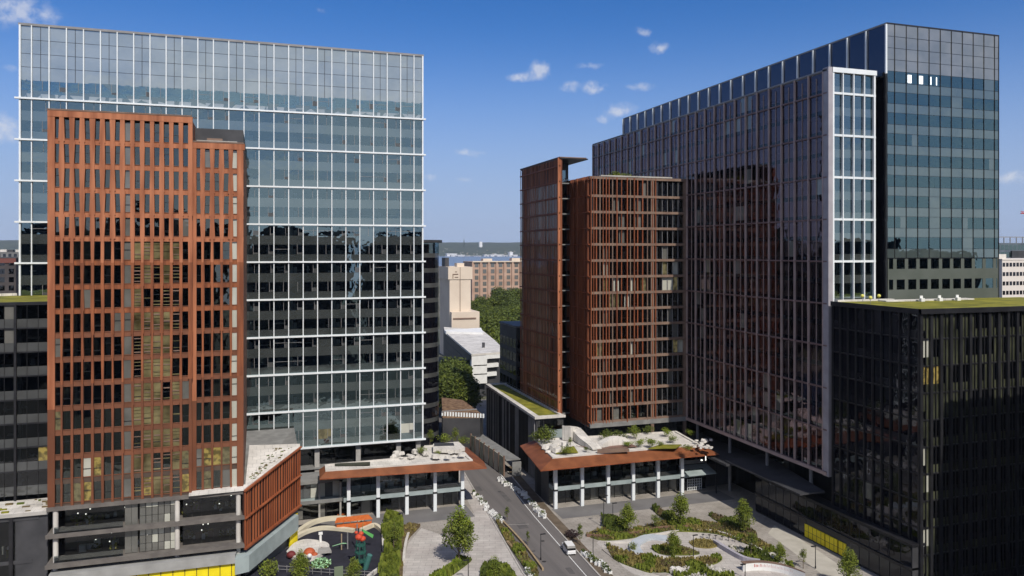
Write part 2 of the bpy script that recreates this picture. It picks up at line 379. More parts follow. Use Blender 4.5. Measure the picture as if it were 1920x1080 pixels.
# wooded ridge across the river
ridge_m = mat('ridge_woods', (.018, .03, .015), .95, (.045, .06, .03), .012, .6, bscale=.03, detail=10)
hm = MB(); nx, ny = 220, 8
for j in range(ny + 1):
    for i in range(nx + 1):
        x = -15000 + 34000 * i / nx; y = 8150 + 1500 * j / ny
        h = (math.sin(pi * min(1, j / ny * 1.0) * .5)) ** 1.0 * (168 + 22 * noise.noise((x * .0006, j * .2, 3)) + 9 * noise.noise((x * .006, j, 5)) + 14 * R() * .4)
        hm.v.append((x, y, h))
k = hm.mi(ridge_m)
for j in range(ny):
    for i in range(nx):
        a = j * (nx + 1) + i; hm.f.append((a, a + 1, a + nx + 2, a + nx + 1)); hm.m.append(k)
hm.build('hills', kind='structure')

MB().face([(-400, -400, -.03), (500, -400, -.03), (500, 59, -.03), (-400, 59, -.03)], mat('unseen_dark_ground', (.028, .030, .028), .9, (.05, .052, .045), .04)).build('road', kind='structure')  # unseen dark sheet behind the viewer, added to darken the glass reflections
# plaza sheet, road, kerbs
pm = MB(); pm.face([(-90, 60, 0), (200, 60, 0), (200, 300, 0), (-90, 300, 0)], paving); pm.build('plaza_paving', kind='structure')
def pl(*uv, z=0.0): return [gp(u, v, z) for u, v in uv]
RL = [(46.0, 60), (46.5, 136), (50.0, 175), (53.5, 215), (60, 300)]; RR = [(58.4, 60), (59.3, 131), (61.0, 165), (64.0, 205), (70, 300)]
def sheet(left, right, z, m, name, kind='structure'):
    mb = MB()
    for i in range(len(left) - 1):
        mb.face([(*left[i], z), (*right[i], z), (*right[i + 1], z), (*left[i + 1], z)], m)
    return mb.build(name, kind=kind)
sheet(RL, RR, .012, asphalt, 'road')
def kerb(line, w_, h, m, name='kerb'):
    mb = MB(); off = []
    for i, p in enumerate(line):
        q = line[min(i + 1, len(line) - 1)]; r = line[max(i - 1, 0)]
        d = Vector((q[0] - r[0], q[1] - r[1])).normalized(); nn = Vector((-d.y, d.x)) * w_ / 2
        off.append(((p[0] + nn.x, p[1] + nn.y), (p[0] - nn.x, p[1] - nn.y)))
    for i in range(len(line) - 1):
        a, b = off[i]; c, d = off[i + 1]
        mb.hexa([(*a, 0), (*b, 0), (*d, 0), (*c, 0), (*a, h), (*b, h), (*d, h), (*c, h)], m)
    return mb.build(name, kind='structure')
kerb([(x - .15, y) for x, y in RL], .3, .14, kerb_m); kerb([(x + .15, y) for x, y in RR], .3, .14, kerb_m)
# pavement strips beside the road, lane line and darker band in front of the pavilions
sheet([(x - 3.2, y) for x, y in RL[:4]], [(x - .3, y) for x, y in RL[:4]], .008, paving_light, 'pavement')
sheet([(x + .3, y) for x, y in RR[:4]], [(x + 2.6, y) for x, y in RR[:4]], .008, mat('brown_paving', (.10, .075, .05), .9, (.15, .115, .08), .5), 'pavement')
lm = MB()
for i in range(len(RR) - 1):
    a = (RR[i][0] - 2.3, RR[i][1]); b = (RR[i + 1][0] - 2.3, RR[i + 1][1])
    lm.face([(a[0], a[1], .017), (a[0] + .16, a[1], .017), (b[0] + .16, b[1], .017), (b[0], b[1], .017)], white_paint)
lm.build('road_marking', kind='structure')
lm = MB(); (x0_, y0_), (x1_, y1_) = gp(925, 985), gp(992, 983); lm.face([(x0_, y0_, .018), (x1_, y1_, .018), (x1_, y1_ + .15, .018), (x0_, y0_ + .15, .018)], kerb_m); lm.build('road_marking', kind='structure')
pt = mat('road_patch', (.085, .08, .078), .9, (.12, .11, .107), 1); lm = MB()
for (x_, y_, w_, h_) in ((48.6, 141, 1.6, 5), (53, 158, 2.2, 3.4), (56, 176, 1.2, 8), (50.8, 186, 2, 4), (54.5, 133, 1.1, 3)): lm.face([(x_, y_, .016), (x_ + w_, y_, .016), (x_ + w_ + .2, y_ + h_, .016), (x_ + .2, y_ + h_, .016)], pt)
lm.build('road_marking', kind='structure')
for (x_, y_) in ((52, 140), (55.4, 150), (51.5, 165), (56.5, 184)): lm = MB(); lm.tube((x_, y_, 0), (x_, y_, .022), .42, .42, mat('iron_cover', (.04, .038, .036), .6), 14); tag(lm.build('drain_cover', loc=(x_, y_, 0)), 'round iron cover set in the asphalt of the road', 'drain cover', 'iron covers in the road')
band = mat('band_paving', (.14, .135, .135), .85, (.18, .175, .175), .2)
MB().face([(64.2, 161, .018), (109, 161, .018), (109, 168, .018), (64.2, 168, .018)], band).build('pavement', kind='structure')
MB().face([(12, 168.5, .018), (46.0, 168.5, .018), (46.0, 177, .018), (12, 177, .018)], band).build('pavement', kind='structure')
MB().prism(pl((985, 1075), (905, 940), (870, 985), (850, 1010), (790, 990), (765, 1020), (750, 1085), (1000, 1085)), 0, .006, paving_light).build('plaza_paving', kind='structure')
MB().face([(104, 75, .01), (190, 75, .01), (190, 112, .01), (108, 112, .01)], mat('dark_paving', (.05, .05, .055), .8, (.07, .07, .075), .3)).build('pavement', kind='structure')

# ================================================================= LEFT GLASS TOWER
def tower_left():
    B = Bld('glass_tower', (-47.7, 185, 0), 'tall pale blue glass office tower with white mullion grid, behind the terracotta tower', 'office tower')
    x0, x1, Y = -47.7, 37.3, 185
    fr = Fr((x0, Y), (1, 0), (0, -1)); W = x1 - x0
    xs = [0, 2.15] + [2.15 + 3.228 * i for i in range(1, 26)] + [W]
    bands = [91.8 - 8.6 * k for k in range(10)]            # 91.8 .. 14.4
    zs = sorted([z for z in bands] + [z + 4.3 for z in bands])
    for z in zs:
        if z > 92: continue
        for i in range(len(xs) - 1):
            a, b = xs[i], xs[i + 1]
            m = g_left
            r = R()
            if z < 20 and r < .22: m = lit_soft if r < .1 else blind_g
            elif r < .02: m = sp_left
            B.pane(fr, a, b, z + 1.75, z + 4.0, 0, m, .0035)
    for z in zs:
        if z > 92: continue
        sm = MB()
        for i in range(len(xs) - 1):
            a, b = xs[i], xs[i + 1]; t = random.gauss(0, .0025) * 1.6
            sm.face([fr.p(a, -t, z - .3), fr.p(b, t, z - .3), fr.p(b, t, z + 1.75), fr.p(a, -t, z + 1.75)], sp_left)
        B.part('spandrel', sm)
    # top band: windows then flat glass crown of tall panels
    for i in range(len(xs) - 1):
        B.pane(fr, xs[i], xs[i + 1], 92.9, 95.6, 0, g_left, .003)
    cm = MB(); cs = MB()
    for j, (za, zb) in enumerate([(91.8, 92.9), (95.6, 98.4), (98.4, 101.2), (101.2, 104.1), (104.1, 107.0)]):
        for i in range(len(xs) - 1):
            a, b = xs[i], xs[i + 1]
            for (c, d) in ((a, (a + b) / 2), ((a + b) / 2, b)):
                t = random.gauss(0, .004); q = random.gauss(0, .003)
                (cs if j == 0 else cm).face([fr.p(c, -t - q, za), fr.p(d, t - q, za), fr.p(d, t + q, zb), fr.p(c, -t + q, zb)], crown_left)
    B.part('crown_panel', cm)
    B.part('sill_panel', cs)
    jm = MB()
    for z in (98.4, 101.2, 104.1): fr.box(jm, 0, W, -.02, .03, z - .035, z + .035, black_metal)
    for i in range(1, len(xs) - 1):
        if i % 2: a = (xs[i] + xs[i + 1]) / 2; fr.box(jm, a - .05, a + .05, -.02, .035, 95.6, 107, black_metal)
    B.part('joint', jm)
    for i, a in enumerate(xs):
        mb = MB(); e = .20 if 0 < i < len(xs) - 1 else .34
        fr.box(mb, a - e / 2, a + e / 2, 0, .34, 14.4, 107.1, white_metal); B.bar('mullion', mb)
    for z in bands:
        mb = MB(); fr.box(mb, -.9, W + .7, 0, .62, z - .18, z + .18, white_metal); B.bar('rail', mb)
    mb = MB(); fr.box(mb, -.3, W + .3, -.3, .25, 107.0, 107.5, grey_metal); B.part('parapet', mb)
    # thin middle mullions
    tm = MB()
    for z in zs:
        if z > 92: continue
        for i in range(1, len(xs) - 2):
            if R() < .7:
                a = xs[i] + U(1.9, 2.6); fr.box(tm, a - .035, a + .035, .01, .06, z + 1.78, z + 4.0, grey_metal)
                if R() < .5: fr.box(tm, a, xs[i + 1] - .1, .01, .05, z + 1.78, z + U(2.1, 3.0), sp_dark)
            if R() < .12: fr.box(tm, xs[i] + .1, xs[i + 1] - .1, .01, .06, z + 2.9, z + 2.97, grey_metal)
    B.part('thin_mullion', tm, kind='stuff')
    interior(B, fr, 0, W, zs[:-1] + [91.8, 95.8], depth=10, colstep=9.68, coloff=5.5, sill=1.75, coln=-1.0)
    ft = MB()
    for z in zs + [91.8]:
        for i in range(1, 26):
            h0 = 1.85 if z < 91 else 1.2
            if i % 3 == 2: fr.box(ft, xs[i] + 1.1, xs[i] + 1.85, -.8, -.55, z + h0, z + h0 + U(1.1, 1.5), col_in)
            if R() < .45: a = xs[i + 1] - U(.3, .75); fr.box(ft, a, a + U(.25, .5), -.8, -.5, z + h0, z + h0 + U(.3, .55), desk_m)
            if R() < .16: fr.box(ft, xs[i] + .2, xs[i + 1] - U(.2, 1.2), -.7, -.5, z + h0 + U(.4, 1.3), z + h0 + 1.4, desk_m) if R() < .3 else fr.box(ft, xs[i] + .2, xs[i + 1] - .2, -.6, -.5, z + h0 + .5, z + h0 + .58, desk_m)
    B.part('window_fitting', ft, kind='stuff')
    # mass: sides, back, roof
    mm = MB(); mm.box(x0, Y + 11, 14.4, x1, Y + 34, 106.4, dark_panel)
    mm.box(x0, Y + .1, 14.3, x0 + .25, Y + 11, 106.4, crown_left); mm.box(x1 - .25, Y + .1, 14.3, x1, Y + 11, 106.4, crown_left)
    mm.box(x0 + .3, Y + .2, 95.9, x1 - .3, Y + 11, 96.3, grey_slab); mm.box(x0 + .3, Y + .05, 13.9, x1 - .3, Y + 33, 14.35, grey_slab)
    B.part('wall', mm)
    # recessed base with white columns and glass lobby
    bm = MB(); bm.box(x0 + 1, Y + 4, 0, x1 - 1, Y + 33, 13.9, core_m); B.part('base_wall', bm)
    f2 = Fr((0, Y + 3), (1, 0), (0, -1)); 
    a = 6
    while a < 36:
        for (z0, z1) in ((0.1, 4.2), (4.7, 9), (9.4, 13.7)): B.pane(f2, a, a + 2.4, z0, z1, 0, g_clear, .004)
        a += 2.5
    for a in (3, 12.5, 22, 31.6, 36.4):
        c = MB(); c.box(a - .55, Y + .6, 0, a + .55, Y + 1.7, 13.9, concrete); B.part('column', c)
    for z in (4.3, 9.1):
        s = MB(); s.box(4, Y + .3, z, x1, Y + 4, z + .4, grey_slab); B.part('floor_slab', s)
    B.finish()
    return B
tower_left()

podium_m = mat('podium_slab', (.11, .098, .09), .8, (.16, .145, .13), .5)
grey_fascia = mat('grey_fascia', (.26, .26, .25), .7, (.34, .34, .33), .4)
def leaf_lump(mb, c):
    k = mb.mi(leaf_in)
    for _ in range(14):
        p = Vector(c) + Vector((U(-.6, .6), U(-.4, .4), U(-.5, .7))); q = Vector((U(-1, 1), U(-.3, .3), U(-1, 1))) * .28; w_ = Vector((-q.z, 0, q.x)) * .6; i = len(mb.v)
        mb.v += [tuple(p - q), tuple(p + w_), tuple(p + q), tuple(p - w_)]; mb.f.append((i, i + 1, i + 2, i + 3)); mb.m.append(k)
leaf_in = mat('indoor_leaf', (.10, .11, .02), .8, (.25, .22, .05), 1)
# ================================================================= TERRACOTTA TOWER (LEFT)
def tower_red():
    B = Bld('terracotta_tower', (-34, 150, 0), 'terracotta tower of narrow staggered windows, standing before the pale glass tower', 'office tower')
    Y = 150
    rows = [79.3 - 4.17 * k for k in range(16)][::-1]       # window sill heights, lowest 16.75
    def block(x0, n, mod, top, Yo, seed, edge=0.0):
        fr = Fr((x0, Yo), (1, 0), (0, -1)); W = n * mod + edge
        rr = [z for z in rows if z < top - 3]
        # piers with a different taper on each storey
        for i in range(n + 1):
            pm_ = MB(); a = i * mod; zprev = 16.2
            for z in rr:
                w0, w1 = U(.30, .42), U(.30, .42)
                if z > 55 and 0 < i < 8: w0, w1 = (U(.28, .34), U(.42, .50)) if (i + int(z)) % 2 else (U(.42, .5), U(.3, .36))
                if z < 36: w0, w1 = w0 * .7, w1 * .7
                if i == 0 or (i == n and edge): w0 = w1 = .55
                s = U(-.05, .05) if 0 < i < n else 0
                zt = z + 4.17 if z != rr[-1] else top
                lo, hi = z - .55, zt - .55 if zt != top else top
                if z < 59 and 0 < i < n: q_ = .24 if z > 42 else .18; w0, w1 = U(q_ - .05, q_ + .05), U(q_ - .05, q_ + .05)
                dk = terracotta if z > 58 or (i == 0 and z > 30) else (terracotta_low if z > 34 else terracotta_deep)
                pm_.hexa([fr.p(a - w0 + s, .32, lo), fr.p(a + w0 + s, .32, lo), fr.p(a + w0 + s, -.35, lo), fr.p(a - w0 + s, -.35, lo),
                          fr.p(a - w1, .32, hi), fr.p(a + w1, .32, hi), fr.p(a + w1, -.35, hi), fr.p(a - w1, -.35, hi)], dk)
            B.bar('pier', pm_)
        for k, z in enumerate(rr):
            sp = MB(); lo = z - 1.0 if k else 15.9
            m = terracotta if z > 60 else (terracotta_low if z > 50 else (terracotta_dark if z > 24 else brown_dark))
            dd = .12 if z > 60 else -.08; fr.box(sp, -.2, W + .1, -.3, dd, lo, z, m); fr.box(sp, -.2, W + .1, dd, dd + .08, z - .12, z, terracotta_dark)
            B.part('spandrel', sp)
            for i in range(n):
                a0, a1 = i * mod + .1, (i + 1) * mod - .1; r = R(); mid = x0 < -30 and 8 <= i <= 12; r = r if z > 45 else r + .0
                m = g_red
                if r < .06: m = grey_g
                elif r < .07: m = blind_g
                elif z < 30 and r < .13: m = lit_soft
                elif z < 22 and r < .22: m = lit_g
                if mid and z < 59:
                    if R() < .5: m = sp_gold_reflect  # panes carrying the painted golden reflection
                    for q in range(5):
                        if R() < .6: zz = z + .3 + q * .6; tt = MB(); fr.box(tt, a0 + U(0, .2), a1 - U(0, .2), -.14, -.04, zz - .05, zz + U(.02, .16), sp_gold_reflect if R() < .5 else brown_slab); trans.append(tt)
                elif R() < .13: tt = MB(); zz = z + U(.2, 1.4); fr.box(tt, a0 + .1, a1 - U(.1, .4), -.5, -.45, zz, zz + U(.3, .8), blind_m); trans.append(tt)
                if x0 < -30 and i == 7: m = grey_g
                if x0 > -20 and i == 4: m = blind_g
                B.pane(fr, a0, a1, z, z + 3.2, -.15, m, .004)
                if R() < .4: 
                    zz = z + U(.8, 2.2); t = MB(); fr.box(t, a0, a1, -.14, -.05, zz - .04, zz + .04, black_metal); trans.append(t)
            if R() < .8:
                pass
        cap = MB(); fr.box(cap, -.55, W + (.3 if edge else .2), -.4, .36, top - 1.1, top, terracotta); fr.box(cap, -.6, W + .2, -.9, .42, top, top + .25, brown_slab); B.part('parapet', cap)
        interior(B, fr, .4, W - .2, [z - .4 for z in rr] + [top - .8], depth=8, colstep=5.5, coloff=2.2, sill=.6, n0=-.5, coln=-1.3)
        return fr, W
    trans = []
    block(-34, 14, 1.571, 84.0, Y, 1)
    fr2, W2 = block(-11.6, 5, 1.6, 79.6, Y + .8, 2, edge=.5)
    t = MB()
    for q in trans:
        for f, mi in zip(q.f, q.m): t.face([q.v[i] for i in f], q.mats[mi])
    B.part('transom', t, kind='stuff')
    mm = MB(); mm.box(-34, Y + 9, 0, -3.2, 184, 83.4, dark_panel)
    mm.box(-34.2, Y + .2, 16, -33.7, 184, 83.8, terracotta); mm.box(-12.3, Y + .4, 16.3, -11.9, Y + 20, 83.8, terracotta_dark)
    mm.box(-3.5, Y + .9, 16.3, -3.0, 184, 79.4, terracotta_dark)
    mm.box(-33.6, Y + .4, 83.0, -12.2, 184, 83.3, grey_slab); mm.box(-11.9, Y + 1, 78.6, -3.3, 184, 78.9, grey_slab)
    B.part('wall', mm)
    rf = MB(); rf.box(-11.2, Y + 3, 80.0, -4.2, Y + 8, 80.35, white_roof); rf.box(-10.5, Y + 4, 79, -10.2, Y + 4.3, 80, grey_metal); rf.box(-5, Y + 4, 79, -4.7, Y + 4.3, 80, grey_metal)
    rf.box(-9.5, Y + 4, 80.35, -6.8, Y + 6, 80.9, brown_slab); B.part('roof_canopy', rf)
    # lower three open storeys: slabs, round columns, balconies with planting, tall bright glazing
    for (z, n1) in ((15.7, .35), (11.2, .9), (6.2, 1.3)):
        s = MB(); s.box(-34.6, Y - n1, z, -2.9, Y + 30, z + .5, podium_m); s.box(-34.7, Y - n1 - .12, z - .15, -2.8, Y - n1, z + .55, podium_m); B.part('floor_slab', s)
    for x in (-33.4, -14.2, -3.9):
        c = MB(); c.tube((x, Y + .1, 0), (x, Y + .1, 15.7), .42, .42, pale_concrete, 14); B.part('column', c)
    f3 = Fr((-32.5, Y + 2.6), (1, 0), (0, -1)); f4 = Fr((-21.8, Y + .3), (1, 0), (0, -1)); f5 = Fr((-13.4, Y + 1.4), (1, 0), (0, -1))
    for z in (1.5, 6.8, 11.7):
        h = 4.3 if z > 2 else 4.5
        for i in range(5): B.pane(f3, i * 1.9, i * 1.9 + 1.85, z, z + h - .6, 0, g_clear, .004)
        for i in range(2): B.pane(f4, i * 1.05 - .9, i * 1.05 + .1, z, z + h - .2, 0, grey_g, .003)
        for i in range(6):
            for j in range(3): B.pane(f4, 1.5 + i * 1.0, 2.45 + i * 1.0, z + j * h / 3, z + (j + 1) * h / 3 - .06, .02, blind_g if R() < .3 else grey_g, .012)
        for i in range(6): B.pane(f5, i * 1.6, i * 1.6 + 1.55, z, z + h - .6, 0, g_clear, .004)
        if z > 2:
            bl = MB(); bl.box(-33.5, Y - .6, z, -22.9, Y - .55, z + 1.1, g_clear); B.part('balustrade', bl)
    fz = MB()
    for i in range(7): fz.box(-20.4 + i * 1.0, Y + .2, 1.5, -20.34 + i * 1.0, Y + .32, 15.7, black_metal)
    B.part('curtain_frame', fz)
    cw = MB(); cw.box(-33.5, Y + 9, 0, -3.5, Y + 9.5, 15.7, core_m); B.part('core_wall', cw)
    fu = MB()
    for z in (.2, 6.7, 11.7):
        for i in range(34):
            x = U(-32, -5); y = Y + U(3.2, 6)
            fu.box(x, y, z, x + U(.3, 1.1), y + .6, z + U(.4, 1.4), random.choice([desk_m, blind_m, brown_slab, desk_m]))
            if i % 3 == 0: fu.ball((x, y, z + U(1.2, 3)), .13, lamp_w)
            if i % 2: leaf_lump(fu, (x + .5, y - .8, z + U(.5, 1.0)))
    B.part('furniture', fu, kind='stuff')
    # street fascia and yellow shopfront at the foot
    fa = MB(); fa.prism([(-34, Y - 2.2), (-4.4, Y - 2.2), (-4, Y + 1), (-34, Y + 1)], 3.7, 5.3, grey_fascia); fa.prism([(-4.4, Y - 2.2), (-2.0, Y - 1.4), (7.3, Y + 13), (6.0, Y + 14), (-4, Y + 1)], lambda x, y: 1.6 + max(0, y - 149) * .12, lambda x, y: 4.6 + max(0, y - 149) * .12, awning); B.part('fascia', fa)
    yl = MB(); yl.box(-23, Y - 1.6, 0, -4.2, Y - 1.2, 3.7, yellow)
    yl.prism([(5.4, Y + 12.2), (5.6, Y + 12), (7.2, Y + 14.4), (7.0, Y + 14.6)], 0, 6.2, yellow); B.part('shopfront', yl)
    ym = MB()
    for i in range(10): ym.box(-22.6 + i * 1.95, Y - 1.72, 0, -22.5 + i * 1.95, Y - 1.6, 3.7, black_metal)
    B.part('shopfront_frame', ym)
    B.finish()
tower_red()

# angled orange fin hall with stone-strewn roof between the two towers
def fin_hall():
    B = Bld('finned_hall', (-3, 150, 0), 'low wedge hall clad in upright orange metal fins with a stone-strewn white roof', 'building')
    A = (-2.9, 149.4); C = (7.6, 165); D = Vector((C[0] - A[0], C[1] - A[1])); Wd = D.length; D.normalize(); n = (D.y, -D.x)
    fr = Fr(A, D, n)
    zt = lambda a: 16.2 + (19.6 - 16.2) * a / Wd; zb = lambda a: 5.6 + 2.0 * a / Wd
    i = 0; a = 0.1
    while a < Wd:
        mb = MB(); w_ = U(.14, .24); o = U(.12, .28)
        mb.hexa([fr.p(a, o, zb(a)), fr.p(a + w_, o, zb(a)), fr.p(a + w_, 0, zb(a)), fr.p(a, 0, zb(a)), fr.p(a, o, zt(a)), fr.p(a + w_, o, zt(a)), fr.p(a + w_, 0, zt(a)), fr.p(a, 0, zt(a))], rust_fin)
        B.bar('fin', mb); a += U(.65, 1.0)
    mb = MB(); mb.hexa([fr.p(0, 0, zb(0)), fr.p(Wd, 0, zb(Wd)), fr.p(Wd, -.3, zb(Wd)), fr.p(0, -.3, zb(0)), fr.p(0, 0, zt(0)), fr.p(Wd, 0, zt(Wd)), fr.p(Wd, -.3, zt(Wd)), fr.p(0, -.3, zt(0))], mat('dark_rust', (.04, .015, .01), .8)); B.part('wall', mb)
    for (f, h) in ((0, .35), (.52, .18), (1, .3)):
        mb = MB(); z = lambda a: zb(a) + (zt(a) - zb(a)) * f
        mb.hexa([fr.p(-.1, .55, z(0) - h / 2), fr.p(Wd, .55, z(Wd) - h / 2), fr.p(Wd, 0, z(Wd) - h / 2), fr.p(-.1, 0, z(0) - h / 2), fr.p(-.1, .55, z(0) + h / 2), fr.p(Wd, .55, z(Wd) + h / 2), fr.p(Wd, 0, z(Wd) + h / 2), fr.p(-.1, 0, z(0) + h / 2)], rust); B.part('rail', mb)
    roof = [(-12.2, 148.9), (-2.9, 149.3), (7.7, 164.8), (7.7, 166), (-2.2, 167), (-2.7, 151.2), (-12.2, 150.4)]
    zr = lambda x, y: 16.55 + max(0, (y - 150)) * .215
    mb = MB(); mb.prism(roof, lambda x, y: zr(x, y) - .35, zr, white_roof); B.part('roof', mb)
    st = MB()
    for k in range(70):
        t = R(); x = -1.6 + 8 * t; y = 152 + 12.5 * t; x -= U(.4, 3.2) * (.4 + t * .9)
        if x < -2.2: continue
        s = U(.2, .6); zz = zr(x, y)
        st.hexa([(x, y, zz), (x + s, y + .1, zz), (x + s, y + s * .6, zz), (x, y + s * .5, zz), (x + .05, y + .05, zz + .15), (x + s, y + .1, zz + .2), (x + s - .05, y + s * .5, zz + .2), (x, y + s * .5, zz + .12)], random.choice([soil, concrete, leaf_b]))
    B.part('roof_stone', st, kind='stuff')
    bm = MB(); bm.prism([(-3.2, 152), (-2.7, 151), (7.3, 165.8), (7.3, 184), (-3.2, 184)], 0, lambda x, y: min(zr(x, y), 19.9) - .5, grey_slab); B.part('base_wall', bm)
    B.finish()
fin_hall()

# ================================================================= DARK BUILDING, LEFT EDGE
def dark_left():
    B = Bld('dark_office_block', (-66, 158, 0), 'black framed office block with grass roof beside the terracotta tower', 'office building')
    fr = Fr((-80, 158), (1, 0), (0, -1)); W = 45.6; zs = [16.6 + 4.25 * k for k in range(9)]
    n = 26; mod = W / n
    for z in zs[:-1]:
        sp = MB(); fr.box(sp, 0, W, -.2, 0, z - .2, z + 1.5, sp_dark); B.part('spandrel', sp)
        for i in range(n):
            r = R(); m = g_dark if r > .1 else grey_g
            if 20 < z < 22: m = lit_g if r < .45 else g_dark
            B.pane(fr, i * mod, (i + 1) * mod, z + 1.5, z + 4.05, .01, m, .003)
    for i in range(n + 1):
        mb = MB(); w_ = .38 if i % 3 == 1 else .06; d = .5 if i % 3 == 1 else .12
        fr.box(mb, i * mod - w_ / 2, i * mod + w_ / 2, 0, d, 15.5, 50.6, black_metal); B.bar('mullion', mb)
    interior(B, fr, 0, W, zs, depth=7, colstep=7, sill=1.5)
    for z in zs[1:]:
        mb = MB(); fr.box(mb, 0, W, 0, .25, z - .3, z - .05, black_metal); B.bar('rail', mb)
    mm = MB(); mm.box(-80, 165.5, 0, -34.4, 183, 50.0, dark_panel); mm.box(-80, 158.1, 50.0, -34.4, 183, 50.5, black_metal); mm.box(-34.6, 158.2, 0, -34.3, 166, 50, dark_panel); B.part('wall', mm)
    rf = MB(); rf.box(-80, 158, 50.5, -34.4, 183.5, 50.7, roof_grass); B.part('grass_roof', rf)
    ed = MB(); ed.box(-80, 157.7, 50.3, -34.4, 158.0, 50.85, black_metal); B.part('parapet', ed)
    tb = MB(); tb.prism([(-80, 171), (-48, 184), (-48.6, 184.4), (-80, 172)], 50.7, 51.2, white_roof); B.part('roof_kerb', tb)
    # ground storeys and low stone terrace in front
    t = MB(); t.box(-80, 150, 15.0, -34.6, 158, 15.6, white_roof); B.part('terrace', t)
    st = MB()
    for k in range(60):
        x = U(-58, -35.5); y = U(150.6, 157.5); s = U(.3, 1.2)
        st.box(x, y, 15.6, x + s, y + U(.2, .5), 15.6 + U(.08, .3), random.choice([soil, leaf_b, roof_grass, concrete]))
    B.part('roof_stone', st, kind='stuff')
    f2 = Fr((-80, 150.6), (1, 0), (0, -1))
    for z in (.4, 7.6):
        for i in range(22): B.pane(f2, i * 1.9, i * 1.9 + 1.85, z, z + 6.4, 0, g_clear, .004)
    for i in range(8):
        mb = MB(); f2.box(mb, i * 5.7 - .3, i * 5.7 + .3, 0, .5, 0, 15, black_metal); B.part('column', mb)
    s = MB(); f2.box(s, 0, 43, -6, .2, 6.9, 7.5, dark_panel); f2.box(s, 0, 44, -6, .2, 14.2, 15, dark_panel); f2.box(s, 40.5, 45.3, -1, .1, 0, 15, dark_panel); B.part('floor_slab', s)
    cw = MB(); f2.box(cw, 0, 45, -6.5, -6, 0, 15, core_m); B.part('core_wall', cw)
    fu = MB()
    for z in (.2, 7.5):
        for i in range(40):
            a = U(20, 41); fz = U(-4, -1); h = U(.4, 1.6)
            f2.box(fu, a, a + U(.2, .9), fz - .4, fz, z, z + h, random.choice([desk_m, blind_m, leaf_a, roof_grass]))
    B.part('furniture', fu, kind='stuff')
    B.finish()
dark_left()

